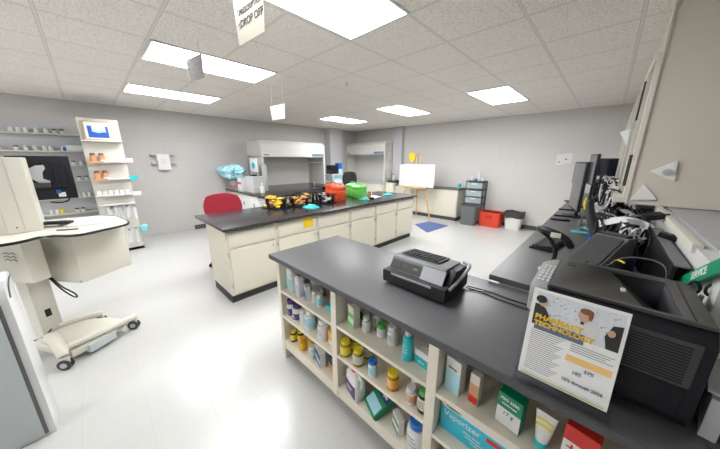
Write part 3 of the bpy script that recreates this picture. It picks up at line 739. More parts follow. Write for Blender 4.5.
# printer ------------------------------------------------------------
pr = thing('laser_printer', 'large black laser printer with slotted side on the counter corner', 'printer', (0, 0, .914))
x0, x1, y0, y1, hh = -.085, .262, .955, 1.33, .305
MB().prism([(y0 + .02, .018), (y1 - .02, .018), (y1, .05), (y1, hh - .03), (y1 - .03, hh), (y0 + .04, hh), (y0, hh - .035), (y0, .05)], x0, x1, Matrix(((0, 0, 1, 0), (1, 0, 0, 0), (0, 1, 0, 0), (0, 0, 0, 1))), bev=.008).build('body', 'printer_black', pr)
MB().prism([(x0 + .006, y0 + .028), (x1 - .004, y0 + .028), (x1 - .004, y1 - .02), (x0 + .006, y1 - .02)], hh - .004, hh + .006, bev=.003).build('top_cover', 'printer_top', pr)
def cut(o, cutter):
    md = o.modifiers.new('b', 'BOOLEAN'); md.object = cutter; md.operation = 'DIFFERENCE'; md.solver = 'EXACT'
    bpy.context.view_layer.update()
    me = bpy.data.meshes.new_from_object(o.evaluated_get(bpy.context.evaluated_depsgraph_get()))
    o.modifiers.clear(); o.data = me
body_o = [c for c in pr.children if c.name.startswith('body')][0]; top_o = [c for c in pr.children if c.name.startswith('top_cover')][0]
P4 = [(.065, 1.262), (.200, 1.275), (.205, 1.000), (.130, .998)]
dz = (0.0, .105, .105, .0)
ct = MB(); V = [(x_, y_, hh + .05) for x_, y_ in P4] + [(x_, y_, hh + .004 - d__) for (x_, y_), d__ in zip(P4, dz)]
ct.poly(V, [(0, 1, 2, 3), (7, 6, 5, 4), (0, 4, 5, 1), (1, 5, 6, 2), (2, 6, 7, 3), (3, 7, 4, 0)])
cu_o = ct.build('cutter', 'black'); cu_o.parent = pr
cut(body_o, cu_o); cut(top_o, cu_o); bpy.data.objects.remove(cu_o)
V = [(x_ , y_, hh + .0045 - d__) for (x_, y_), d__ in zip(P4, dz)] + [(x_, y_, hh + .0025 - d__) for (x_, y_), d__ in zip(P4, dz)]
MB().poly(V, [(0, 1, 2, 3), (7, 6, 5, 4), (0, 4, 5, 1), (1, 5, 6, 2), (2, 6, 7, 3), (3, 7, 4, 0)]).build('output_tray', 'deep_black', pr)
MB().box(x0 + .03, x0 + .055, 1.22, 1.27, hh + .006, hh + .0075).build('top_window', 'ink', pr)
MB().box(.088, .100, 1.075, 1.10, hh + .006, hh + .012, .003).build('paper_stop', 'light_grey', pr)
MB().box(.222, .226, y0 + .04, y1 - .03, hh + .0055, hh + .0068).build('seam', 'ink', pr)
cp = MB().prism([(x0 - .045, .985), (x0 - .025, .955), (x0 + .005, .95), (x0 + .005, 1.31), (x0 - .02, 1.31), (x0 - .05, 1.24)], hh - .10, hh - .008, bev=.008).build('control_panel', 'printer_grey', pr)
kp = MB()
for i in range(3):
    for j in range(6): kp.box(x0 - .036 + i * .013, x0 - .027 + i * .013, 1.03 + j * .032, 1.052 + j * .032, hh - .009, hh - .005, .001)
kp.build('button', 'light_grey', cp)
lv = MB()
for k in range(13): lv.box(.115, .225, y0 - .004, y0 + .004, .150 + k * .0085, .1545 + k * .0085)
lv.build('vent_slats', 'black', pr)
lv = MB()
for k in range(7): lv.box(.115, .19, y0 - .004, y0 + .004, .075 + k * .0085, .079 + k * .0085)
lv.build('lower_vent_slats', 'black', pr)
MB().box(.10, .24, y0 - .003, y0 + .002, .142, .268, .004).build('vent_panel', 'dark_grey', pr)
MB().box(.085, .235, y0 - .0025, y0 + .003, .05, .135, .004).build('access_door', 'printer_black', pr)
# white sheet standing right of the printer
t = thing('paper_tray', 'pale grey curved tray standing right of the big printer', 'tray', (.31, 1.13, .9145), R(-10))
vs = []; fs = []
for i in range(11):
    a = i / 10
    xx = -.01 + .22 * a; zz = .14 - .10 * a ** 1.6
    for (yy, dz) in ((-.14, 0), (.14, 0), (.14, -.006), (-.14, -.006)): vs.append((xx, yy, zz + dz))
for i in range(10):
    for q in range(4): fs.append((i * 4 + q, i * 4 + (q + 1) % 4, i * 4 + 4 + (q + 1) % 4, i * 4 + 4 + q))
fs += [(3, 2, 1, 0), (40, 41, 42, 43)]
MB().poly(vs, fs).build('tray_sheet', 'light_grey', t)
MB().box(.0, .03, -.14, .14, 0, .12, .004).box(.18, .21, -.14, .14, 0, .035, .004).build('foot', 'light_grey', t)
t = thing('marker_pen', 'yellow marker pen lying beside the big printer', 'pen', (.335, 1.22, 1.065), 0, rot=(R(80), 0, R(60)))
MB().lathe([(.008, -.06), (.009, -.055), (.009, .04), (.004, .05)], 12).build('barrel', 'yellow', t)
MB().lathe([(.0095, -.065), (.0095, -.03), (.0092, -.029)], 12).build('cap', 'black', t)
tag(pouch(.36, 1.24, 1.04, 'white', 'crumpled white bag behind the yellow marker', .6, name='plastic_bag', cat='bag'), 'crumpled white bag behind the yellow marker', 'bag')

# scissors
t = thing('scissors', 'scissors with black ring handles standing behind the printer', 'scissors', (.280, 1.30, 1.085), 0, rot=(R(-4), R(4), R(30)))
rg = MB()
for cx in (-.022, .026):
    rg.tube([(cx + .017 * math.cos(a), 0, .130 + .020 * math.sin(a)) for a in [2 * math.pi * k / 20 for k in range(20)]], .0045, 8, closed=True)
rg.build('handle', 'black', t)
MB().prism([(-.012, -.13), (.0, -.14), (.012, .108), (.0, .112)], -.0015, .0015, Matrix.Rotation(R(90), 4, 'X')).build('blade', 'silver', t)
# green strip
gs = thing('lettered_strip', 'long green strip with white letters leaning behind the printer', 'strip', (.272, 1.60, 1.135), 0)
dirv = Vector((.010, -.352, .200)); L_ = dirv.length
g_m = Matrix(((dirv.x / L_, 0, 0, 0), (dirv.y / L_, 0, 0, 0), (dirv.z / L_, 0, 0, 0), (0, 0, 0, 1)))
ex = dirv.normalized(); ez = Vector((-1, 0, .0)); ez = (ez - ez.dot(ex) * ex).normalized(); ey = ez.cross(ex)
GM = Matrix(((ex.x, ey.x, ez.x, 0), (ex.y, ey.y, ez.y, 0), (ex.z, ey.z, ez.z, 0), (0, 0, 0, 1)))
MB().box(0, L_ + .12, -.044, .004, -.002, .002, .001, GM).build('band', 'green_strip', gs)
o = lettering('SERVICE', .036, 'white', gs, (0, 0, 0), (0, 0, 0), 'LEFT', bold=.0008)
o.data.transform(GM @ Matrix.Translation((.20, -.019, .003)))

# keyboard
def keyboard(loc, rz, label, wd=.44, dp=.15):
    t = thing('keyboard', label, 'keyboard', loc, rz)
    MB().prism([(0, 0), (dp, 0), (dp, .028), (0, .014)], -wd / 2, wd / 2, Matrix(((0, 0, 1, 0), (1, 0, 0, 0), (0, 1, 0, 0), (0, 0, 0, 1))), bev=.004).build('case', 'black', t)
    k = MB(); sl = math.atan2(.014, dp)
    for i in range(16):
        for j in range(5):
            xx = -wd / 2 + .014 + i * (wd - .028) / 16
            k.box(xx, xx + (wd - .028) / 16 - .003, .012 + j * .026, .012 + j * .026 + .021, .016, .026, .002, Matrix.Rotation(sl, 4, 'X'))
    k.build('keys', 'black_soft', t)
    return t
keyboard((-.325, 2.52, ZT), R(-98), 'black keyboard on the right countertop behind the scanner')
# barcode scanner on gooseneck
t = thing('barcode_scanner', 'black barcode scanner hanging on a curved gooseneck stand', 'scanner', (-.17, 1.88, ZT), 0)
MB().lathe([(.055, 0), (.055, .006), (.03, .014), (.012, .02)], 28).build('base', 'silver', t)
MB().tube(spline([(0, 0, .015), (.015, .01, .08), (.01, .02, .14), (-.03, .04, .20), (-.075, .05, .23)], 8), .012, 10).build('gooseneck', 'black', t)
MB().tube(spline([(-.10, .07, .240), (-.07, .02, .252), (-.03, .0, .250), (.02, -.0, .235), (.06, .01, .205), (.085, .03, .165)], 6), [.014, .017, .018, .020, .021, .022, .022, .022, .021, .021, .020, .020, .020, .020, .020, .020, .020, .020, .020, .020, .020, .021, .022, .022, .022, .021, .020, .020, .020, .019, .016][:31], 10).build('scanner_body', 'black_soft', t)
MB().box(-.02, .03, -.024, -.018, .22, .25, .002).build('trigger', 'cream_paper', t)

# monitors along the counter
def monitor(loc, rz, wd, ht, z0, label, back='dark_grey', tilt=0.0, th=.035):
    t = thing('computer_monitor', label, 'monitor', loc, rz)
    MB().box(-.11, .11, -.09, .09, 0, .012, .005).build('base', 'black', t)
    MB().box(-.025, .025, -.012 + .03, .015 + .03, .01, z0 + ht * .5, .006).build('stand', 'black', t)
    MT = Matrix.Translation((0, 0, z0)) @ Matrix.Rotation(tilt, 4, 'X')
    MB().box(-wd / 2, wd / 2, -th / 2, th / 2, 0, ht, .012, MT).build('housing', back, t)
    MB().box(-wd / 2 + .018, wd / 2 - .018, -th / 2 - .001, -th / 2 + .002, .02, ht - .018, 0, MT).build('screen', 'screen', t)
    MB().box(-wd * .3, wd * .3, th / 2 - .002, th / 2 + .012, ht * .2, ht * .8, .008, MT).build('rear_bulge', back, t)
    return t
monitor((-.235, 4.02, ZT), R(-76), .50, .56, .09, 'tall dark monitor nearest on the right countertop, seen from behind', 'black_soft')
monitor((-.17, 4.95, ZT), R(-78), .44, .42, .33, 'second monitor raised behind the tall dark one', 'black_soft')
monitor((-.08, 6.2, ZT), R(-5), .36, .30, .40, 'far dark monitor facing the room near the window corner', 'black')
monitor((-.36, 5.45, ZT), R(-75), .42, .34, .30, 'thin grey framed monitor peeking out left of the tall dark one', 'mid_grey')
for k, (xx, yy) in enumerate(((-.40, 3.62), (-.40, 3.90), (-.42, 4.45))):
    t = thing('monitor_foot_bar', 'short black bar foot on the countertop edge, %s one' % ('nearest', 'middle', 'farthest')[k], 'foot bar', (xx, yy, ZT), R(8))
    MB().box(0, .18, -.014, .014, 0, .018, .005).build('bar', 'black', t)
    MB().lathe([(.014, .018), (.014, .022), (.008, .025)], 12, (.15, 0, 0)).build('screw_cap', 'dark_grey', t)

# telephone-like black stand with yellow stripe
t = thing('pole_display', 'curved black stand with a yellow stripe behind the grey register', 'stand', (.03, 2.55, ZT), 0)
MB().box(-.06, .06, -.07, .07, 0, .02, .006).build('base', 'black', t)
b = MB(); pts = spline([(.01, -.22, .10), (-.02, -.16, .16), (-.06, -.06, .25), (-.085, .02, .32), (-.09, .07, .37)], 6)
b.tube([p for p in pts], [.040 - .0009 * k for k in range(len(pts))], 12); b.tube([(0, 0, .02), (.0, -.18, .12)], .02, 8)
b.build('curved_body', 'black', t)
MB().tube(spline([(-.113, -.03, .31), (-.122, .01, .35), (-.118, .05, .385)]), .007, 6).build('yellow_stripe', 'yellow_cap', t)

t = thing('cash_register', 'dark grey register box with sloped top behind the big printer', 'register', (.02, 1.79, ZT), R(-22))
MT = Matrix(((0, 0, 1, 0), (1, 0, 0, 0), (0, 1, 0, 0), (0, 0, 0, 1)))
MB().prism([(-.19, 0), (.22, 0), (.22, .26), (.12, .27), (-.19, .12)], -.065, .075, MT, bev=.006).build('body', 'mid_grey', t)
MB().box(-.05, .06, .135, .21, .262, .275, .003).build('paper_slot', 'ink', t)
MB().prism([(-.18, .128), (.10, .262), (.10, .270), (-.18, .137)], -.055, .065, MT).build('top_lid', 'dark_grey', t)
MB().box(-.085, -.066, -.17, .18, .02, .10, .003).build('side_door', 'dark_grey', t)

t = thing('black_tray', 'long black tray standing against the low wall', 'tray', (.245, 1.86, ZT), 0)
MB().box(-.006, .006, -.36, .42, 0, .272, .002).build('side', 'black', t)
MB().box(.0, .040, -.36, .42, .270, .278, .003).build('rim', 'mid_grey', t)
MB().box(.012, .045, -.36, .42, .0, .02, .003).build('lip', 'black', t)

t = thing('card_reader', 'small black device with a lit blue screen behind the printer', 'device', (.17, 1.47, ZT), R(-10))
MB().box(-.07, .07, -.05, .05, 0, .19, .010).build('body', 'black', t)
MB().box(-.028, .028, -.03, .018, .190, .1925, .001).build('display', 'lcd_blue', t)
t = thing('computer_speaker', 'small black box speaker in front of the device with blue screen', 'speaker', (.07, 1.46, ZT), R(12))
MB().box(-.04, .04, -.05, .05, 0, .12, .008).build('body', 'black_soft', t)
MB().lathe([(.026, .0), (.026, .002), (.008, -.002 + .003)], 18, (0, 0, .1205)).build('cone', 'dark_grey', t)

t = thing('storage_bin', 'open blue plastic box with white letters amid the cables', 'box', (.11, 2.62, ZT), R(-15))
wl = MB()
for a in ((-.11, .11, -.15, -.146), (-.11, .11, .146, .15), (-.11, -.106, -.15, .15), (.106, .11, -.15, .15)): wl.box(a[0], a[1], a[2], a[3], 0, .20, .001)
wl.box(-.11, .11, -.15, .15, 0, .004); wl.build('box_wall', 'blue', t)
lettering('MOTION', .045, 'white', t, (0, -.152, .15), bold=.0006)
t = thing('plastic_bag', 'shiny blue plastic wrapper between register and white cables', 'bag', (.13, 2.02, ZT + .0), 0)
b = MB(); rnd = random.Random(5); tb = bmesh.new(); bmesh.ops.create_icosphere(tb, subdivisions=3, radius=.062)
for v in tb.verts: v.co *= 1 + rnd.uniform(-.14, .14); v.co.z = v.co.z * 1.3 + .085
b.merge(tb); b.build('wrapper', 'blue', t)
MB().box(-.02, .02, -.075, -.06, .08, .11, .003).build('twist', 'blue_cap', t)

# adapters, papers, and heaps of cable
def adapter(loc, rot, label, s=1.0):
    t = thing('power_adapter', label, 'adapter', loc, 0, None, rot)
    MB().box(-.045 * s, .045 * s, -.025 * s, .025 * s, -.016 * s, .016 * s, .006).build('brick', 'black', t)
    MB().tube([(.045 * s, 0, 0), (.075 * s, 0, 0)], .006 * s, 8).build('strain_relief', 'black', t)
    return t
adapter((.24, 2.32, 1.29), (.2, -.2, .5), 'black adapter brick lying on top of the cables by the wall', 1.0)
adapter((.275, 1.98, 1.245), (.1, .2, -.2), 'black plug adapter resting on the tray rim', .8)
adapter((.25, 2.85, 1.26), (0, .1, .1), 'flat black adapter beneath the triangular plates', .7)
adapter((.24, 2.70, 1.23), (0, .0, .3), 'second flat black adapter nearer the white papers', .7)
adapter((.10, 3.05, 1.21), (.5, -.5, 1.2), 'dark adapter half buried behind the blue box', 1.3)
def leaf(loc, rot, wd, ln_, m, label, name='paper_sheet', cat='paper', curl=.04):
    t = thing(name, label, cat, loc, 0, None, rot)
    vs = []; fs = []; N = 10
    for i in range(N + 1):
        for j in range(2):
            a = i / N
            for dz in (0, .0015): vs.append(((a - .5) * ln_, (j - .5) * wd * (1 - .5 * a), curl * math.sin(a * 3.1) + dz))
    for i in range(N):
        k = i * 4
        fs += [(k, k + 2, k + 6, k + 4), (k + 1, k + 5, k + 7, k + 3), (k, k + 4, k + 5, k + 1), (k + 2, k + 3, k + 7, k + 6)]
    fs += [(0, 1, 3, 2), (N * 4, N * 4 + 2, N * 4 + 3, N * 4 + 1)]
    MB().poly(vs, fs).build('sheet', m, t)
    return t
leaf((.14, 2.40, 1.20), (.5, -.05, R(8)), .075, .26, 'paper', 'white pointed folded paper lying over the blue box', curl=.05)
leaf((.20, 2.46, 1.235), (.3, .1, R(160)), .06, .22, 'paper', 'white folded paper crossing the pointed one', curl=.03)
leaf((.03, 2.9, 1.12), (.9, .1, R(40)), .09, .24, 'light_grey', 'pale grey flap standing left of the blue box', curl=.02)
leaf((.02, 3.35, 1.22), (.7, -.3, R(60)), .08, .30, 'paper', 'white sheet sticking up among the far cables', curl=.03)
leaf((.06, 3.9, 1.30), (1.0, .2, R(75)), .10, .34, 'paper', 'white sheet leaning beside the window frame', curl=.04)
for k_, (x_, y_, z_, r_, m_) in enumerate(((.02, 3.0, 1.20, .4, 'light_grey'), (.08, 2.62, 1.20, 2.2, 'paper'), (-.02, 3.25, 1.14, 1.2, 'white'), (.0, 3.6, 1.28, 2.0, 'paper'), (.19, 2.30, 1.225, .9, 'light_grey'), (.06, 3.45, 1.30, .2, 'white'), (-.05, 3.9, 1.12, 1.5, 'paper'), (.04, 2.85, 1.17, 1.9, 'paper'))):
    leaf((x_, y_, z_), (.7, .3 * (-1) ** k_, r_), .06, .16, m_, 'small pale scrap in the cable heap, %s from the register' % ('second', 'first', 'fourth', 'sixth', 'seventh', 'fifth', 'farthest', 'third')[k_], name='paper_scrap', cat='paper', curl=.02)
leaf((-.06, 2.75, 1.03), (.1, .1, R(10)), .06, .18, 'teal', 'small teal card lying near the register', name='card', cat='card', curl=.01)
leaf((-.06, 3.15, 1.0), (.1, .1, R(80)), .08, .22, 'teal_light', 'light teal card lying left of the blue box', name='card', cat='card', curl=.01)
t = thing('router', 'dark box with pale top edge standing among the cables', 'router', (.10, 3.05, ZT), R(-35))
MB().box(-.05, .05, -.16, .16, 0, .24, .006).build('body', 'black_soft', t)
MB().box(-.052, -.02, -.16, .16, .235, .246, .003).build('pale_edge', 'light_grey', t)
t = thing('router', 'black upright box near the far monitors under the window', 'router', (.03, 4.35, ZT), R(-20))
MB().box(-.06, .06, -.2, .2, 0, .34, .01).build('body', 'black', t)
MB().box(-.062, -.05, -.1, .1, .1, .3, .003).build('pale_edge', 'light_grey', t)
t = thing('document_holder', 'slanted black board with a pale panel leaning on the window sill', 'holder', (.05, 3.35, ZT), 0, rot=(0, R(14), R(8)))
MB().box(-.01, .01, -.10, .55, .06, .42, .008).build('board', 'black', t)
MB().box(-.016, -.01, .0, .40, .12, .34, .003).build('pale_panel', 'light_grey', t)

leaf((.16, 2.72, 1.22), (.5, .3, R(70)), .07, .2, 'clear_bag', 'crumpled clear sleeve lying among black cables by the wall', name='sleeve', cat='sleeve', curl=.03)
adapter((.05, 2.30, 1.13), (.4, .3, 1.0), 'black adapter brick leaning on the register back', 1.2)
adapter((.02, 2.78, 1.08), (.2, -.4, 2.0), 'black adapter brick between the blue box and the curved stand', 1.2)
adapter((.16, 2.22, 1.235), (.1, .1, 2.2), 'small black plug lying on the white cables', .6)
adapter((-.02, 3.5, 1.24), (.3, .5, 1.2), 'black adapter brick high in the far cable heap', 1.2)
adapter((.08, 3.28, 1.25), (.1, .5, .3), 'black adapter brick under the window sill', 1.1)
for k_, (x_, y_, w_, d_, h_, r_) in enumerate(((.20, 3.05, .10, .22, .20, .3), (.03, 3.62, .12, .24, .22, -.4), (.19, 2.66, .09, .16, .17, .5))):
    t = thing('network_switch', ('black switch box by the low wall among cables', 'black switch box under the window amid cables', 'small black switch box beside the blue box')[k_], 'device', (x_, y_, ZT), r_)
    MB().box(-w_ / 2, w_ / 2, -d_ / 2, d_ / 2, 0, h_, .008).build('body', 'black', t)
    MB().box(-w_ / 2 - .002, -w_ / 2 + .001, -d_ * .4, d_ * .4, h_ * .6, h_ * .9).build('port_row', 'light_grey', t)
def tangle(n, box, r, m, label, seed, name='cable', group=None, loops=5):
    rnd = random.Random(seed)
    for k in range(n):
        P = []
        cx, cy = rnd.uniform(box[0], box[1]), rnd.uniform(box[2], box[3]); rad = rnd.uniform(.03, .07)
        for q in range(loops * 3):
            a = q * 1.1 + rnd.uniform(-.5, .5)
            P.append((min(box[1], max(box[0], cx + rad * 1.1 * math.cos(a))), min(box[3], max(box[2], cy + rad * 2.4 * math.sin(a) + .02 * q)), rnd.uniform(box[4], box[5])))
        o = MB().tube(spline(P, 5), r, 6).build(name, m)
        tag(o, label, 'cable', group)
tangle(7, (.12, .22, 2.12, 2.36, 1.08, 1.24), .0055, 'cable_white', 'white cable coiled in the heap against the low wall', 11, group='white cables in the near heap')
tangle(14, (.0, .235, 1.95, 2.40, .96, 1.24), .0055, 'black', 'black cable in the heap behind the cash register', 12, group='black cables behind the register')
tangle(18, (.0, .265, 2.40, 3.1, 1.04, 1.25), .0055, 'black', 'black cable in the heap beside the blue box', 13, group='black cables beside the blue box')
tangle(20, (-.08, .10, 3.1, 4.4, 1.02, 1.42), .006, 'black', 'black cable in the heap under the window', 14, group='black cables under the window')
tangle(9, (-.05, .09, 3.2, 4.5, 1.05, 1.42), .006, 'cable_white', 'white cable in the heap under the window', 15, group='white cables under the window')
tangle(5, (-.12, .06, 2.9, 3.5, .96, 1.08), .005, 'mid_grey', 'grey cable lying left of the blue box', 16, group='grey cables near the blue box')
tangle(4, (.0, .2, 1.45, 1.66, 1.0, 1.14), .005, 'black', 'black cable tucked behind the big printer', 17, group='black cables behind the printer', loops=3)
tag(MB().tube(spline([(-.10, 1.56, .96), (-.16, 1.78, .955), (-.13, 2.0, .957), (-.06, 2.08, .96), (-.01, 2.06, .98)]), .0028, 6).build('cable', 'cable_white'), 'thin pale cable looping on the counter beside the register', 'cable')
tag(MB().tube(spline([(.03, 1.60, 1.05), (.10, 1.66, 1.16), (.18, 1.62, 1.20), (.235, 1.56, 1.19), (.24, 1.50, 1.10), (.25, 1.45, 1.0)]), .0045, 8).build('cable', 'black'), 'dark cable arching over the device with the blue screen', 'cable')
tag(MB().tube(spline([(.08, 1.70, 1.12), (.10, 1.66, 1.16), (.12, 1.60, 1.17)]), .004, 6).build('cable', 'yellow_cap'), 'short yellow cable end beside the arching dark cable', 'cable')

# triangular plates on the window wall
def tri_plate(loc, rot, pts, label, oval=False):
    t = thing('triangular_plate', label, 'wall plate', loc, 0, None, rot)
    MB().prism(pts, 0, .016, Matrix.Rotation(R(90), 4, 'X'), bev=.006).build('plate', 'plate_white', t)
    if oval:
        MB().lathe([(.032, 0), (.030, .006), (.026, .008)], 24, mtx=Matrix.Translation((.022, -.02, .012)) @ Matrix.Rotation(R(90), 4, 'X'), sy=.8).build('rim', 'white_gloss', t)
        MB().lathe([(.023, .0085), (.020, .0095)], 24, mtx=Matrix.Translation((.022, -.02, .012)) @ Matrix.Rotation(R(90), 4, 'X'), sy=.8).build('oval_center', 'light_grey', t)
    return t
tri_plate((.272, 2.795, 1.529), (0, 0, 0), [(-.062, .012), (.069, -.053), (.055, .088)], 'white triangular plate with an oval centre on the beige wall', True)
tri_plate((.217, 2.795, 1.375), (0, 0, 0), [(-.066, -.044), (.067, -.030), (-.018, .075)], 'plain white triangular plate low on the beige wall edge')
tri_plate((.045, 3.30, 1.82), (0, 0, R(-15)), [(-.035, .04), (.035, .06), (.035, -.09)], 'white triangular plate hanging on the window frame')

# ================================================================ FAR WALL
lc = thing('base_cabinet', 'low cream cabinet with grey top against the far wall, behind the easel', 'cabinet', (-4.82, 6.68, 0))
MB().box(0, 2.02, .0, .405, .10, .84, .003).build('body', 'cream', lc)
MB().box(.03, 2.0, .03, .40, 0, .10).build('plinth', 'rubber_base', lc)
MB().box(-.01, 2.05, -.02, .41, .84, .875, .004).build('top', 'mid_grey', lc)
for q in range(3):
    d_ = MB().box(.02 + q * .665, .67 + q * .665, -.018, 0, .13, .82, .004).build('door', 'cream', lc)
    MB().box(.60 + q * .665, .61 + q * .665, -.028, -.018, .70, .76, .002).build('handle', 'light_grey', d_)

# easel with whiteboard
es = thing('easel', 'wooden easel holding a whiteboard by the far end of the island', 'easel', (-3.78, 6.25, 0))
MB().tube([(-.20, .36, 0), (-.14, .20, 1.83)], .017, 6).build('rear_leg', 'wood', es)
MB().tube([(.52, -.12, 0), (.16, .155, .89), (-.08, .20, 1.80)], .017, 6).build('leg', 'wood', es)
MB().tube([(-.70, -.05, 0), (-.42, .155, .89), (-.19, .20, 1.80)], .017, 6).build('leg', 'wood', es)
MB().box(-.52, .24, .045, .135, .845, .885, .004).build('ledge', 'wood', es)
wb = thing('whiteboard', 'white dry erase board resting on the wooden easel', 'whiteboard', (-3.89, 6.33, .887), 0, rot=(R(-3), 0, 0))
MB().box(-.56, .56, -.008, .008, 0, .62, .004).build('panel', 'white_gloss', wb)
mk = MB(); rnd = random.Random(4)
for k in range(6):
    z = .56 - k * .085; x = -.35
    while x < .30:
        l_ = rnd.uniform(.03, .12); mk.box(x, x + l_, -.0095, -.0085, z, z + .007); x += l_ + .03
mk.build('handwriting', 'light_grey', wb)
yd = thing('balloon_tag', 'yellow round paper disc clipped on top of the easel', 'disc', (-4.06, 6.36, 1.70))
MB().lathe([(.10, -.002), (.10, .002)], 26, mtx=Matrix.Rotation(R(90), 4, 'X'), sy=1.25).build('disc', 'yellow', yd)
MB().tube([(.0, .0, -.03), (.13, .01, -.12)], .006, 6).build('clip', 'wood', yd)
fm = tag(MB().prism([(-3.40, 5.62), (-2.79, 5.16), (-2.72, 6.08), (-3.30, 6.16)], 0, .012, bev=.003).build('floor_mat', 'mat_blue'), 'blue rectangular mat on the floor before the easel', 'mat')

# drawer tower
dt = thing('drawer_tower', 'black framed tower of clear plastic drawers by the far wall', 'drawer unit', (-2.43, 6.93, 0))
fr = MB()
for sx in (-.22, .20):
    for sy in (-.14, .13): fr.box(sx, sx + .02, sy, sy + .02, 0, 1.10)
for z in (.04, .50, .68, .88, 1.08): fr.box(-.22, .22, -.14, .15, z, z + .02)
fr.build('frame', 'dark_grey', dt)
for z, m in ((.53, 'light_grey'), (.71, 'teal_light'), (.91, 'teal')):
    d_ = MB().box(-.195, .195, -.155, .13, z, z + .15, .008).build('drawer', 'smoke_clear', dt)
    MB().box(-.17, .17, -.13, .10, z + .01, z + .10, .01).build('drawer_contents', m, d_)
    MB().box(-.06, .06, -.172, -.155, z + .11, z + .13, .004).build('handle', 'white', d_)
db = MB().box(-.195, .195, -.155, .13, .08, .48, .008).build('drawer', 'smoke_clear', dt)
for k, (xx, m, h_) in enumerate(((-.12, 'white', .10), (-.03, 'blue', .06), (.05, 'white', .24), (.14, 'white', .08))):
    bottle(-2.43 + xx, 6.93, 1.101, .032 if k != 2 else .028, h_, m, 'white' if k != 1 else 'light_grey', None, ('small white jar at the left on the drawer tower', 'short blue jar on the drawer tower', 'tall white pump bottle on the drawer tower', 'low white jar at the right on the drawer tower')[k])
bottle(-2.86, 6.88, .876, .045, .19, 'teal_light', 'white', 'teal', 'teal bottle with white cap on the far cabinet corner', caph=.35, capr=.4)
t = thing('trash_can', 'dark grey tall waste bin in front of the drawer tower', 'bin', (-2.42, 6.60, 0))
vs = []; fs = []
def rr_ring(a, b_, z, n=24, p=.35):
    return [(a * math.copysign(abs(math.cos(2 * math.pi * q / n)) ** p, math.cos(2 * math.pi * q / n)), b_ * math.copysign(abs(math.sin(2 * math.pi * q / n)) ** p, math.sin(2 * math.pi * q / n)), z) for q in range(n)]
def binmesh(levels, n=24, p=.35):
    vs = []; fs = []
    for (a, b_, z) in levels: vs += rr_ring(a, b_, z, n, p)
    for k in range(len(levels) - 1):
        for q in range(n): fs.append((k * n + q, k * n + (q + 1) % n, (k + 1) * n + (q + 1) % n, (k + 1) * n + q))
    fs.append(tuple(range(n - 1, -1, -1))); fs.append(tuple((len(levels) - 1) * n + q for q in range(n)))
    return MB().poly(vs, fs)
binmesh([(.17, .12, 0), (.21, .145, .50), (.195, .13, .50), (.16, .11, .02)]).build('body', 'bin_grey', t)
binmesh([(.218, .152, .48), (.218, .152, .505), (.205, .14, .506), (.2, .138, .48)]).build('rim', 'bin_grey', t)
t = thing('storage_crate', 'red orange plastic crate on the floor between two bins', 'crate', (-1.96, 6.84, 0), R(-3))
binmesh([(.235, .16, 0), (.25, .18, .36), (.235, .165, .36), (.22, .145, .02)], p=.2).build('body', 'crate_red', t)
binmesh([(.262, .19, .34), (.262, .19, .37), (.24, .172, .371), (.235, .17, .34)], p=.2).build('rim', 'crate_red', t)
MB().box(-.08, .08, -.205, -.185, .24, .29, .004).build('handle', 'red', t)
t = thing('trash_can', 'white waste bin with a dark liner bag by the far wall', 'bin', (-1.46, 6.88, 0), R(-3))
binmesh([(.15, .12, 0), (.19, .15, .36), (.18, .14, .36), (.14, .11, .02)]).build('body', 'white', t)
lnr = binmesh([(.195, .155, .30), (.20, .162, .38), (.205, .165, .42), (.18, .14, .43), (.15, .12, .20)])
rnd = random.Random(9)
for v in lnr.bm.verts: v.co += Vector((rnd.uniform(-.008, .008), rnd.uniform(-.008, .008), rnd.uniform(-.02, .02)))
lnr.build('liner_bag', 'dark_grey', t)
t = thing('wall_notice', 'small white notice with colour mark on the far wall', 'notice', (-.74, YF - .002, 1.54))
MB().box(-.13, .0, -.004, .001, -.02, .20).box(.0, .13, -.004, .001, .01, .22).build('sheet', 'paper', t)
MB().box(-.10, -.06, -.0055, -.004, .02, .06).build('printed_mark', 'orange_bottle', t)
MB().box(.02, .05, -.0055, -.004, .08, .11).build('printed_mark', 'blue', t)

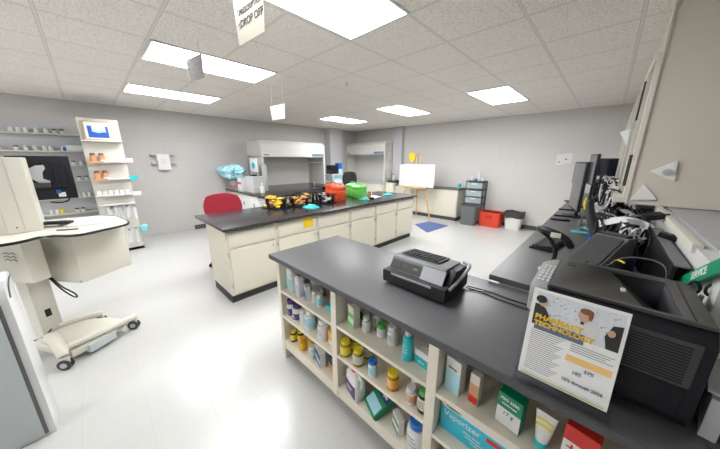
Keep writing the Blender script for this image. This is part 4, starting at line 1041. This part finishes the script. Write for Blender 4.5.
# ================================================================ FUME HOODS
def hood(loc, rz, wd, dp, z0, z1, label, panel_side=None):
    t = thing('fume_hood', label, 'fume hood', loc, rz)      # local: front faces -Y, width along X
    MB().box(-wd / 2, -wd / 2 + .05, -dp, 0, z0, z1 - .38, .003).build('side_panel', 'hood', t)
    MB().box(wd / 2 - .05, wd / 2, -dp, 0, z0, z1 - .38, .003).build('side_panel', 'hood', t)
    MB().box(-wd / 2, wd / 2, -.03, 0, z0, z1 - .38).build('back_panel', 'hood_inside', t)
    MB().prism([(-dp, z1 - .40), (0, z1 - .40), (0, z1), (-dp + .10, z1), (-dp, z1 - .09)], -wd / 2, wd / 2, Matrix(((0, 0, 1, 0), (1, 0, 0, 0), (0, 1, 0, 0), (0, 0, 0, 1)))).build('canopy', 'hood', t)
    MB().box(-wd / 2 + .0, wd / 2, -dp - .012, -dp, z1 - .40, z1 - .30, .003).build('fascia', 'hood', t)
    pl = MB().box(wd / 2 - .46, wd / 2 - .05, -dp - .016, -dp - .012, z1 - .375, z1 - .315).build('control_plate', 'navy', t)
    MB().box(wd / 2 - .43, wd / 2 - .40, -dp - .020, -dp - .016, z1 - .36, z1 - .33).box(wd / 2 - .36, wd / 2 - .08, -dp - .018, -dp - .016, z1 - .352, z1 - .34).build('gauge', 'teal_light', pl)
    MB().box(-wd / 2 + .06, -wd / 2 + .20, -dp - .015, -dp - .012, z1 - .36, z1 - .34).build('name_plate', 'ink', t)
    MB().box(-wd / 2 + .05, wd / 2 - .05, -dp + .02, -dp + .028, z1 - .55, z1 - .40).build('sash', 'clear', t)
    MB().box(-wd / 2 + .05, wd / 2 - .05, -dp + .015, -dp + .035, z1 - .558, z1 - .550, .002).build('sash_rail', 'light_grey', t)
    return t
hood((-7.0, 3.98, 0), R(90), 1.96, .80, .9145, 2.10, 'wide beige fume hood on the left wall bench', None)
h2 = hood((-6.09, YF, 0), 0, 1.78, .52, .9145, 2.20, 'beige fume hood in the far corner recess with papers on its side')
for k, (yy, zz) in enumerate(((6.85, 1.75), (6.72, 1.45), (6.90, 1.40), (6.80, 1.15))):
    tag(MB().box(-5.2, -5.198, yy - .09, yy + .07, zz - .12, zz + .12).build('posted_sheet', 'paper'), 'white sheet taped on the corner hood side, %s' % ('topmost', 'second down at the front', 'second down at the back', 'lowest')[k], 'paper')
# benches
t = thing('lab_bench', 'white lab bench cabinet below the left fume hood', 'bench', (-6.985, 2.38, 0))
MB().box(.0, 2.17, 0.01, 2.45, .10, .878, .003).build('body', 'cream', t)
MB().box(.0, 2.12, .05, 2.40, 0, .10).build('plinth', 'plinth', t)
for q in range(4):
    d_ = MB().box(.06 + q * .52, .56 + q * .52, -.008, .01, .13, .85, .004).build('door', 'white', t)
    MB().box(.50 + q * .52, .512 + q * .52, -.022, -.008, .62, .70, .002).build('handle', 'dark_grey', d_)
tag(MB().box(-6.985, -4.80, 2.34, 4.99, .880, .914, .004).build('bench_top', 'black_top'), 'black bench top running in front of the left fume hood', 'countertop')
t = thing('lab_bench', 'cream bench below the corner fume hood', 'bench', (-6.99, 6.35, 0))
MB().box(.27, 1.86, 0, .74, .10, .88, .003).build('body', 'cream', t)
MB().box(.27, 1.82, .04, .7, 0, .10).build('plinth', 'plinth', t)
MB().box(.25, 1.88, -.02, .74, .88, .9135, .003).build('top', 'light_grey', t)
for q in range(3): MB().box(.30 + q * .52, .79 + q * .52, -.018, 0, .13, .85, .004).build('door', 'cream', t)
# bits on left bench
def glovebag(loc, sc, m, label):
    t = thing('plastic_bag', label, 'bag', loc, 0)
    tb = bmesh.new(); bmesh.ops.create_icosphere(tb, subdivisions=4, radius=1); rnd = random.Random(2)
    ph = [rnd.uniform(0, 6) for _ in range(6)]
    for v in tb.verts:
        c_ = v.co.copy(); f_ = 1 + .05 * math.sin(31 * c_.x + 9 * c_.z + ph[5]) + .05 * math.sin(27 * c_.y + 23 * c_.z) + .10 * math.sin(5 * c_.x + ph[0]) + .08 * math.sin(7 * c_.y + ph[1]) + .09 * math.sin(6 * c_.z + ph[2]) + .05 * math.sin(17 * c_.x + ph[3]) * math.cos(15 * c_.z + ph[4])
        v.co = Vector((c_.x * f_ * sc[0], c_.y * f_ * sc[1], (c_.z * f_) * sc[2]))
    zmin = min(v.co.z for v in tb.verts)
    for v in tb.verts: v.co.z -= zmin
    b = MB(); b.merge(tb); b.build('wrapper', m, t)
    MB().tube(spline([(0, 0, sc[2] * 1.8), (.02, .03, sc[2] * 2.1), (.05, -.02, sc[2] * 2.3)]), .015, 8).build('knot', m, t)
    return t
bn = thing('storage_basket', 'clear wire basket of supplies at the end of the left bench', 'basket', (-6.62, 2.50, .9145), 0)
for a in (0, .12, .24):
    pass
wb_ = MB()
for z, e in ((.0, 0), (.12, .04), (.24, .08)): wb_.tube([(-.20 - e, -.12 - e, z + .004), (.20 + e, -.12 - e, z + .004), (.20 + e, .12 + e, z + .004), (-.20 - e, .12 + e, z + .004)], .004, 6, closed=True)
for k in range(9):
    u = -1 + k / 4
    for s_ in (-1, 1):
        wb_.tube([(u * .20, s_ * .12, .004), (u * .28, s_ * .20, .244)], .0025, 5); wb_.tube([(s_ * .20, u * .12, .004), (s_ * .28, u * .20, .244)], .0025, 5)
wb_.build('wire_frame', 'light_grey', bn)
MB().box(-.2, .2, -.12, .12, 0, .006).build('base', 'white', bn)
t = carton(-6.60, 2.50, .922, .34, .20, .20, R(0), 'white', 'orange', 'white box with orange band inside the wire basket', split=.5, name='glove_box')
glovebag((-6.50, 2.38, 1.165), (.42, .26, .16), 'light_blue', 'bulky bag of light blue sheets heaped on the wire basket')
carton(-6.14, 2.48, .9145, .20, .20, .30, R(0), 'white', 'white', 'white carton with red mark beside the wire basket', split=.4, stripe=('pink', .55, .7), name='glove_box')
t = thing('acrylic_tank', 'clear topped tank with amber contents next to the hood', 'tank', (-5.76, 2.58, .9145), 0)
tk_ = MB()
for a in ((-.20, .20, -.13, -.126), (-.20, .20, .126, .13), (-.20, -.196, -.126, .126), (.196, .20, -.126, .126)): tk_.box(a[0], a[1], a[2], a[3], 0, .34)
tk_.build('glass_wall', 'clear_bag', t)
MB().box(-.19, .19, -.12, .12, .002, .10, .01).build('contents', 'peach', t)
MB().box(-.205, .205, -.135, .135, .34, .355, .003).build('lid', 'light_grey', t)
bottle(-5.47, 2.60, .9145, .045, .22, 'white', 'white', None, 'white squeeze bottle with pointed tip beside the tank', caph=.3, capr=.35)
bottle(-6.00, 2.80, .9145, .05, .16, 'brown', 'black', 'red', 'dark red bottle between the carton and the tank', caph=.2)
bb = thing('shelf_riser', 'white shelf riser with papers at the side of the left hood', 'riser', (-5.90, 2.80, .9145), 0)
MB().box(-.32, -.30, -.08, .10, .0, .62, .003).box(.10, .12, -.02, .10, .0, .62, .003).box(-.32, .12, -.08, .10, .60, .62, .003).build('stand', 'light_grey', bb)
MB().box(-.30, .06, -.095, -.085, .44, .74, .002, Matrix.Rotation(.0, 4, 'Y')).build('paper', 'paper', bb)
MB().lathe([(.08, -.002), (.08, .002)], 20, mtx=Matrix.Translation((-.14, -.098, .58)) @ Matrix.Rotation(R(90), 4, 'X')).build('teal_badge', 'teal', bb)
tag(MB().box(-.07, .07, -.05, .05, 0, .03, .01, Matrix.Translation((-5.80, 2.58, 1.272))).build('stapler', 'black'), 'small black object lying on the tank lid', 'tool')
# hood bench extras
t = thing('faucet', 'small chrome faucet at the bench edge', 'faucet', (-5.45, 4.0, .9145), R(180))
MB().tube(spline([(0, 0, 0), (0, 0, .12), (.04, 0, .16), (.10, 0, .15), (.11, 0, .11)]), .010, 8).build('spout', 'silver', t)
MB().box(-.02, .02, -.05, .05, 0, .02, .005).build('base', 'silver', t)
t = thing('equipment_tray', 'low black tray on the left bench behind the orange jugs', 'tray', (-5.15, 4.10, .9145), R(10))
MB().box(-.22, .22, -.22, .22, .05, .07, .006).build('platform', 'black', t)
MB().box(-.05, .05, -.05, .05, 0, .05).build('foot', 'black', t)
# small white cart between hoods
t = thing('storage_cart', 'white open shelf cart between the two fume hoods', 'cart', (-6.2, 5.27, 0), R(90))
c_ = MB()
for z in (.15, .55, .95, 1.18): c_.box(-.22, .22, -.25, .25, z, z + .03, .004)
for sx in (-.22, .19):
    for sy in (-.25, .22): c_.box(sx, sx + .03, sy, sy + .03, 0, 1.20)
c_.build('frame', 'white', t)
carton(-6.15, 5.20, 1.2105, .22, .28, .26, R(0), 'black', 'dark_grey', 'black box on top of the white shelf cart', name='equipment_box')
carton(-6.10, 5.42, 1.2105, .14, .16, .32, R(90), 'blue', 'light_blue', 'blue and white box on top of the white shelf cart', name='equipment_box')
carton(-6.12, 5.27, .9805, .3, .28, .12, R(90), 'teal_light', 'white', 'pale teal box inside the white shelf cart', name='equipment_box')
bottle(-5.02, 6.82, .98, .03, .22, 'white', 'red', None, 'white bottle with red cap by the far pilaster', caph=.2)
tag(MB().box(-.16, .18, -.13, .13, 0, .06, .004, Matrix.Translation((-5.0, 6.83, .9205))).build('dark_box', 'dark_grey'), 'flat dark box under the red capped bottle', 'box')
tag(MB().box(-.12, .17, -.14, .26, 0, .915, .004, Matrix.Translation((-5.0, 6.68, .003))).build('side_cabinet', 'cream'), 'narrow cream cabinet below the far pilaster', 'cabinet')

# chairs
def chair(loc, rz, m, label, bw, bh, z0, dz):
    t = thing('office_chair', label, 'chair', loc, rz)      # back at -Y? backrest at local y=-.2, seat in +Y
    st = MB().prism([(-.24, -.20), (-.20, -.24), (.20, -.24), (.24, -.20), (.24, .20), (.18, .25), (-.18, .25), (-.24, .20)], dz - .07, dz, bev=.02); st.build('seat', m, t)
    vs = []; n = 14; b = MB()
    def grid(off):
        out = []
        for i in range(n + 1):
            for j in range(n + 1):
                u, v = -1 + 2 * i / n, -1 + 2 * j / n
                # rounded rectangle mapping
                su = u * math.sqrt(1 - .38 * v * v); sv = v * math.sqrt(1 - .30 * u * u)
                out.append((su * bw / 2 * 1.05, -.25 + off * (1 - .6 * (u ** 6 + v ** 6) / 2) + .05 * u * u, z0 + bh / 2 + sv * bh / 2 * 1.05))
        return out
    A, B_ = grid(.03), grid(-.03); K = (n + 1) ** 2; fs = []
    for i in range(n):
        for j in range(n):
            q = i * (n + 1) + j; fs.append((q, q + 1, q + n + 2, q + n + 1)); fs.append((K + q, K + q + n + 1, K + q + n + 2, K + q + 1))
    bd = [i * (n + 1) for i in range(n + 1)] + [n * (n + 1) + j for j in range(1, n + 1)] + [i * (n + 1) + n for i in range(n - 1, -1, -1)] + [j for j in range(n - 1, 0, -1)]
    for a, c2 in zip(bd, bd[1:] + bd[:1]): fs.append((a, c2, K + c2, K + a))
    b.poly(A + B_, fs); b.build('backrest', m, t)
    MB().tube(spline([(0, .0, dz - .09), (0, -.20, dz - .08), (0, -.30, dz + .05), (0, -.285, z0 + bh * .4)]), .02, 8).build('back_bracket', 'black', t)
    MB().tube([(0, 0, .10), (0, 0, dz - .07)], .025, 12).build('column', 'black', t)
    for k in range(5):
        a = 2 * math.pi * k / 5
        lg = MB().tube([(0, 0, .11), (.28 * math.cos(a), .28 * math.sin(a), .07)], [.024, .015], 8).build('leg', 'black', t)
        MB().lathe([(.026, -.012), (.03, -.008), (.03, .008), (.026, .012)], 14, mtx=Matrix.Translation((.28 * math.cos(a), .28 * math.sin(a), .031)) @ Matrix.Rotation(a, 4, 'Z') @ Matrix.Rotation(R(90), 4, 'X')).build('caster', 'black', lg)
    return t
chair((-4.15, 1.34, 0), R(-106), 'chair_red', 'red upholstered task chair behind the near end of the island', .52, .40, .70, .50)
chair((-4.50, 4.22, 0), R(200), 'chair_dark', 'dark round backed stool chair behind the orange jugs', .36, .34, 1.0, .62)

# ================================================================ LEFT WALL
# wall shelving with small bottles
ws = thing('wall_shelving', 'grey wall shelving with rows of small bottles behind the monitor', 'shelf', (-7.0, 0, 0))
MB().box(0, .02, -1.9, .10, .45, 2.27).build('back_panel', 'light_grey', ws)
SZ = (2.055, 1.775, 1.535, 1.268, .972, .70)
for z in SZ: MB().box(.02, .17, -1.9, .10, z - .018, z, .002).build('shelf', 'off_white', ws)
protos = {}
def small_bottle(m, cap):
    if (m, cap) not in protos:
        t = bottle(0, 0, 0, .0255, .074, m, cap, None, 'x', capr=.9, caph=.28)
        protos[(m, cap)] = t; return t
    return copy_thing(protos[(m, cap)])
ordn = ['first', 'second', 'third', 'fourth', 'fifth', 'sixth', 'seventh', 'eighth', 'ninth', 'tenth']
rows = [(2.055, 'top', [(11, 'w'), (19, 'w'), (26, 'w'), (36.5, 'w'), (46.5, 'w'), (55, 'g'), (62.5, 'g')]),
        (1.775, 'second', [(-1, 'n'), (17, 'g'), (26.5, 'w'), (36, 'w'), (45.5, 'w'), (51.5, 'w'), (64, 'w')]),
        (1.535, 'third', [(74, 'g'), (82, 'w')]), (1.268, 'fourth', [(80, 'g'), (87, 'g')]),
        (.972, 'fifth', [(39, 'w'), (79, 'w'), (85, 'w'), (90, 'w')]), (.70, 'lowest', [(52, 'w'), (58, 'w'), (63, 'y'), (78, 'g'), (84, 'g')])]
def y_at(px, z):
    # direction of the view ray meeting the plane x = -6.9 (worked out once from the camera above)
    cy, sy, cp, sp = math.cos(R(43.71)), math.sin(R(43.71)), math.cos(R(14.16)), math.sin(R(14.16))
    rt = Vector((cy, sy, 0)); fw = Vector((-sy * cp, cy * cp, -sp)); u = (px - 360) / 255.26
    # n = fw*u - rt is orthogonal to all points on that image column
    n_ = fw * u - rt
    return -(n_.x * -6.9 + n_.z * (z - H)) / n_.y
for z, nm, L in rows:
    for k, (px, kd) in enumerate(L):
        m, cp_ = {'w': ('white', 'white'), 'g': ('white', 'dark_grey'), 'n': ('white', 'navy'), 'y': ('yellow_cap', 'yellow_cap')}[kd]
        t = small_bottle(m, cp_); t.location = (-6.90, round(y_at(px, z), 3), z + .0005)
        t['label'] = 'small %s bottle on the %s wall shelf, %s from the left' % ({'w': 'white', 'g': 'grey capped', 'n': 'navy capped', 'y': 'yellow'}[kd], nm, ordn[k])
        t['category'] = 'bottle'; t['group'] = 'small bottles on the wall shelving'
carton(-6.90, -.06, 1.775, .25, .10, .10, R(90), 'teal', 'white', 'white and teal box at the right end of the second wall shelf', split=.95)
carton(-6.90, -.20, 1.775, .05, .08, .06, R(90), 'blue', 'blue', 'tiny blue box beside the white and teal box')

# display stand in front of the wall
dp = thing('display_stand', 'tall white display stand with shelves and hanging hooks', 'display stand', (-6.15, 0, 0))
MB().box(-.03, 0, .015, .50, 0, 2.27, .003).build('back_board', 'off_white', dp)
MB().box(-.55, -.03, .015, .035, 0, 2.27).box(-.55, -.03, .48, .50, 0, 2.27).build('side_board', 'off_white', dp)
MB().box(-.55, .0, .015, .50, .0, .05).build('base', 'bin_grey', dp)
for z in (1.93, 1.60, 1.32, 1.05): MB().box(0, .15, .02, .495, z - .018, z, .002).build('shelf', 'white', dp)
MB().box(0, .12, .03, .49, .87, .885, .002).build('shelf', 'white', dp)
pf = thing('framed_picture', 'framed picture in blue and white on top of the display stand', 'picture', (-6.09, .235, 1.931), 0, rot=(0, R(-8), 0))
MB().box(-.008, .008, -.17, .17, 0, .30, .004).build('frame', 'gold', pf)
MB().box(.008, .0095, -.15, .15, .02, .28).build('mount', 'paper', pf)
MB().box(.0095, .0105, -.12, .12, .04, .25).build('picture_print', 'photo_pale', pf)
MB().box(.0105, .0108, -.12, .12, .04, .13).box(.0105, .0108, -.12, -.07, .13, .22).box(.0105, .0108, .09, .12, .13, .22).build('picture_print', 'blue', pf)
MB().lathe([(.035, 0), (.035, .0012)], 20, mtx=Matrix.Translation((.0108, .0, .15)) @ Matrix.Rotation(R(90), 4, 'Y'), sy=1.8).build('pale_shape', 'light_blue', pf)
MB().box(.0115, .0122, -.03, .03, .15, .22).build('pale_shape', 'white', pf)
for k, (yy, zz) in enumerate(((.10, 1.601), (.20, 1.601), (.10, 1.321), (.20, 1.321))):
    bottle(-6.07, yy, zz, .038, .13, 'white' if k % 2 else 'peach', 'brown', 'peach', '%s brown capped peach bottle on the display stand, %s shelf' % (('left', 'right')[k % 2], ('upper', 'lower')[k // 2]), caph=.3, capr=.8)
for k, (yy, zz) in enumerate(((.12, 1.601), (.12, 1.321))):
    MB().box(.151, .158, yy - .10, yy + .09, zz - .03, zz + .004, .001).build('price_strip', 'peach', dp)['label'] = 'orange price strip'
for k in range(6):
    carton(-6.06, .07 + k * .07, 1.051, .05, .06, .07, R(90), 'white', 'white', 'small white box on the display stand, %s from the left' % ordn[k], name='small_box')
def bagset(z, n, y0, dy, word, hb):
    for k in range(n):
        t = thing('hanging_packet', 'clear packet hanging on a hook of the %s row, %s from the left' % (word, ordn[k]), 'packet', (-6.06 + random.uniform(-.03, .05), y0 + k * dy, z - random.uniform(0, .02)), random.uniform(-.35, .35), 'clear packets on the %s hook row' % word)
        MB().box(-.006, .006, -.021, .021, -hb * random.uniform(.8, 1), -.03, .005).build('packet_body', 'clear_bag', t)
        MB().box(-.004, .004, -.019, .019, -.035, .0, .001).build('header_card', 'mid_grey' if k % 2 else 'light_grey', t)
        MB().tube([(-.09, 0, -.008), (.03, 0, -.008), (.035, 0, .005)], .0025, 6).build('hook', 'light_grey', t)
bagset(.86, 8, .13, .048, 'upper', .27)
bagset(.44, 6, .20, .045, 'lower', .30)
for k, (yy, zz, m) in enumerate(((.51, 1.60, 'white'), (.53, 1.30, 'teal'), (.53, 1.02, 'white'))):
    MB().box(-.01, .04, .49, yy + .08, zz - .02, zz + .05, .003).build('shelf_tag', m, dp)
MB().lathe([(.02, -.08), (.05, -.06), (.055, .03), (.02, .06)], 12, (.04, .55, .40), sy=1.2).build('teal_packet', 'teal_light', dp)
# wall rack
wr = thing('wall_rack', 'small white wall rack with a notice on the left wall', 'rack', (XL, 1.17, 1.42))
MB().box(0, .02, -.13, .12, 0, .33, .003).build('back_plate', 'white', wr)
for z in (.12, .30): MB().box(.0, .09, -.21, .21, z, z + .025, .003).build('shelf', 'light_grey', wr)
nt_ = MB().box(.09, .094, -.11, .10, .0, .32).build('notice', 'paper', wr)
MB().box(.094, .095, -.06, .05, .20, .21).box(.094, .095, -.06, .05, .16, .17).box(.094, .095, -.06, .03, .12, .13).build('printed_lines', 'light_grey', nt_)

# ================================================================ MOBILE CART (left foreground)
mc = thing('mobile_cart', 'cream mobile workstation cart with casters and black edged top', 'cart', (-3.40, -.45, 0))
def L(x, y): return (x + 3.40, y + .45)
TP = [(-2.99, -1.2), (-2.96, -.60), (-2.98, -.43), (-3.06, -.35), (-3.04, -.27), (-2.97, -.20), (-2.94, -.12), (-2.99, -.03), (-3.10, .14), (-3.20, .18), (-3.34, .17), (-3.62, .12), (-3.80, .0), (-3.86, -.3), (-3.86, -1.2)]
TP = [L(*p) for p in TP]
tp = MB().prism(TP, 1.035, 1.056, bev=.004).build('table_top', 'cart_white', mc)
MB().tube([(x, y, 1.045) for x, y in spline([(p[0], p[1], 0) for p in TP[:12]], 4) for x, y in [(x, y)]] if False else [(p.x, p.y, 1.046) for p in spline([(q[0], q[1], 0) for q in TP[:13]], 4)], .011, 8).build('rubber_edge', 'black', tp)
# column & base
ca, sa = math.cos(R(34)), math.sin(R(34))
CM = Matrix.Translation((-.07, -.05, 0)) @ Matrix.Rotation(R(34), 4, 'Z')
MB().box(-.06, .06, -.07, .07, .10, .80, .008, CM).build('column', 'light_grey' if False else 'off_white', mc)
MB().box(.0595, .0615, -.02, .02, .26, .33, .002, CM).build('socket', 'black', mc)
MB().tube(spline([(.0, .06, .62), (.03, .11, .52), (.05, .17, .44), (.06, .18, .40), (.045, .15, .42), (.02, .10, .50), (.0, .05, .62)]), .006, 8).build('cable_loop', 'black', mc)
MB().tube(spline([(-.02, -.22, .16), (.03, -.14, .10), (.07, -.07, .12), (.04, -.02, .16)]), .006, 8).build('cable_lead', 'black', mc)
C1, C2, C3, C4 = (.53, .06), (.26, .50), (-.07, .28), (.2, -.16)
MB().prism([(.10, -.14), (.42, .04), (.50, .10), (.40, .30), (.24, .46), (.06, .34), (-.10, .10)], .055, .115, bev=.015).build('base_platform', 'cart_white', mc)
arms = MB()
arms.tube(spline([(.18, -.02, .14), (.34, .02, .19), (.47, .05, .17), (.53, .06, .115)]), [.05 - .0006 * k for k in range(25)], 12)
arms.tube(spline([(.47, .05, .15), (.43, .20, .155), (.35, .35, .14), (.25, .52, .12)]), .028, 10)
arms.tube(spline([(-.06, .02, .13), (-.06, .15, .135), (-.06, .30, .12)]), .026, 10)
arms.build('base_arm', 'cart_white', mc)
MB().box(-.03, .03, -.10, .10, .03, .10, .008, Matrix.Translation((.40, .27, 0)) @ Matrix.Rotation(R(33), 4, 'Z')).build('foot_step', 'blue_grey', mc)
for q, (cx, cy) in enumerate((C1, C2, C3, C4)):
    cs = MB().box(-.028, .028, -.016, .016, .05, .105, .006, Matrix.Translation((cx, cy, 0)) @ Matrix.Rotation(R(60), 4, 'Z')).build('caster', 'off_white', mc)
    wm = MB()
    for s_ in (-.024, .010): wm.lathe([(.040, 0), (.045, .003), (.045, .011), (.040, .014)], 22, mtx=Matrix.Translation((cx, cy, .0455)) @ Matrix.Rotation(R(60), 4, 'Z') @ Matrix.Translation((0, s_ + .014, 0)) @ Matrix.Rotation(R(90), 4, 'X'))
    wm.build('wheel', 'dark_grey', cs)
    MB().lathe([(.022, -.027), (.022, .027)], 16, mtx=Matrix.Translation((cx, cy, .0455)) @ Matrix.Rotation(R(60), 4, 'Z') @ Matrix.Rotation(R(90), 4, 'X')).build('hub', 'light_grey', cs)
# under-table boxes
U = Matrix.Translation((.20, -.01, 0)) @ Matrix.Rotation(R(36), 4, 'Z')      # corner of the left box, local -X-ish runs behind
bl = MB().box(-.60, 0, -.0 - .0, .115, .655, 1.032, .010, Matrix.Translation((.20, -.01, 0)) @ Matrix.Rotation(R(36), 4, 'Z') @ Matrix.Translation((0, 0, 0))).build('computer_box', 'cart_white', mc)
vm = MB()
for k in range(3):
    pts = [(-.20 + .03 * q, -.002, .90 - k * .028 + (.012 if q % 2 else 0)) for q in range(5)]
    vm.tube([Matrix.Translation((.20, -.01, 0)) @ Matrix.Rotation(R(36), 4, 'Z') @ Vector(p) for p in pts], .0035, 5)
vm.build('vent_waves', 'mid_grey', bl)
br_ = MB().box(-.42, 0, 0, .44, .56, 1.03, .010, Matrix.Translation((.20, .25, 0)) @ Matrix.Rotation(R(36), 4, 'Z')).build('drawer_box', 'cart_white', mc)
MB().lathe([(.006, 0), (.006, .003)], 10, mtx=Matrix.Translation((.20, .25, 0)) @ Matrix.Rotation(R(36), 4, 'Z') @ Matrix.Translation((-.02, -.001, .58)) @ Matrix.Rotation(R(90), 4, 'X')).build('screw', 'mid_grey', br_)

# things on the cart
tw = thing('machine_cabinet', 'tall cream machine casing standing on the mobile cart', 'machine', (-3.30, -.34, 1.0565))
MB().prism([(-.27, -.56), (-.005, -.56), (.015, -.17), (0, -.085), (-.02, 0), (-.27, 0)], 0, .585, bev=.012).build('body', 'cart_white', tw)
MB().box(.002, .010, -.50, -.20, .02, .54, .004).build('door', 'off_white', tw)
MB().tube([(.0155, -.17, .01), (.0155, -.17, .575)], .0018, 5).build('seam', 'light_grey', tw)
MB().tube([(.001, -.085, .01), (.001, -.085, .575)], .0018, 5).build('seam', 'light_grey', tw)
for z in (.05, .50): MB().lathe([(.006, 0), (.006, .004)], 10, mtx=Matrix.Translation((.012, -.12, z)) @ Matrix.Rotation(R(90), 4, 'Y')).build('screw', 'mid_grey', tw)
mn = thing('computer_monitor', 'black monitor seen from behind on the mobile cart', 'monitor', (-3.66, -.22, 1.0565), R(90))
MB().box(-.17, -.03, -.095, -.035, .33, .37, .004).box(-.17, -.13, -.12, -.04, .30, .40, .004).build('mounting_arm', 'dark_grey', mn)
TMm = Matrix.Translation((-.03, -.03, .215)) @ Matrix.Rotation(R(-4), 4, 'X')
MB().box(-.21, .15, -.02, .02, 0, .385, .010, TMm).build('housing', 'monitor_dark', mn)
MB().box(-.10, .11, -.034, -.02, .10, .33, .010, TMm).build('rear_bulge', 'monitor_dark', mn)
MB().box(.045, .048, -.036, -.033, .12, .33, 0, TMm).build('seam', 'navy', mn)
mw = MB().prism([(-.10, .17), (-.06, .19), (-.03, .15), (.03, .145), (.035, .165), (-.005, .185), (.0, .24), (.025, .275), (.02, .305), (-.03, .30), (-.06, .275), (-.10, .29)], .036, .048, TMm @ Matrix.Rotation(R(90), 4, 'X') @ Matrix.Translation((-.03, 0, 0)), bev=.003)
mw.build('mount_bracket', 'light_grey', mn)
MB().box(.03, .075, -.023, -.0195, .02, .06, .001, TMm).build('sticker', 'paper', mn)
MB().box(.02, .05, -.0235, -.0195, .05, .085, .001, TMm).build('sticker', 'blue', mn)
MB().tube(spline([(.06, -.05, .235), (.05, -.06, .20), (.0, -.06, .185), (-.06, -.05, .195)]), .006, 8).build('cable', 'black', mn)
pp = thing('paper_stack', 'white papers spread on the mobile cart top', 'papers', (-3.42, -.08, 1.0565), R(15))
MB().prism([(-.24, -.16), (.10, -.15), (.20, .08), (.08, .18), (-.26, .14)], 0, .012, bev=.002).build('sheets', 'paper', pp)
MB().prism([(-.20, -.10), (.02, -.12), (.05, .10), (-.18, .10)], .0125, .020, bev=.002).build('top_sheet', 'white', pp)
kb_ = thing('keyboard', 'small black keypad at the foot of the cart monitor', 'keyboard', (-3.50, -.33, 1.0565), R(60))
kb_.location = (-3.43, -.27, 1.0775)
MB().box(-.10, .10, -.04, .04, 0, .018, .006).build('case', 'black', kb_)
k_ = MB()
for i in range(8):
    for j in range(3): k_.box(-.09 + i * .0225, -.073 + i * .0225, -.033 + j * .023, -.015 + j * .023, .018, .022)
k_.build('keys', 'black_soft', kb_)
t = thing('pen', 'grey pen lying near the cart front edge', 'pen', (-3.16, -.20, 1.063), 0, rot=(R(90), 0, R(-25)))
MB().lathe([(.003, -.07), (.006, -.06), (.006, .06), (.003, .07)], 10).build('barrel', 'mid_grey', t)
MB().tube([(.006, 0, .03), (.009, 0, .06)], .002, 5).build('clip', 'silver', t)

# white appliance at lower left
ap = thing('floor_appliance', 'white floor appliance with pale blue grey front panel at lower left', 'appliance', (-2.19, -.41, 0))
MB().prism([(-.195, .0), (0, 0), (0, .90), (-.012, .96), (-.05, 1.0), (-.15, 1.02), (-.195, 1.0)], -.70, 0, Matrix(((1, 0, 0, 0), (0, 0, 1, 0), (0, 1, 0, 0), (0, 0, 0, 1))), bev=.012).build('body', 'white_gloss', ap)
MB().box(.0, .012, -.66, -.045, .02, .88, .006).build('front_panel', 'blue_grey', ap)
MB().box(-.001, .004, -.045, -.030, .02, .88).build('panel_gap', 'mid_grey', ap)
MB().box(-.18, -.01, -.68, -.02, -.0, .012).build('foot', 'mid_grey', ap)
MB().tube(spline([(-.03, .003, .90), (-.06, .004, .955), (-.12, .004, .985), (-.17, .003, .99)]), .003, 6).build('seam', 'mid_grey', ap)
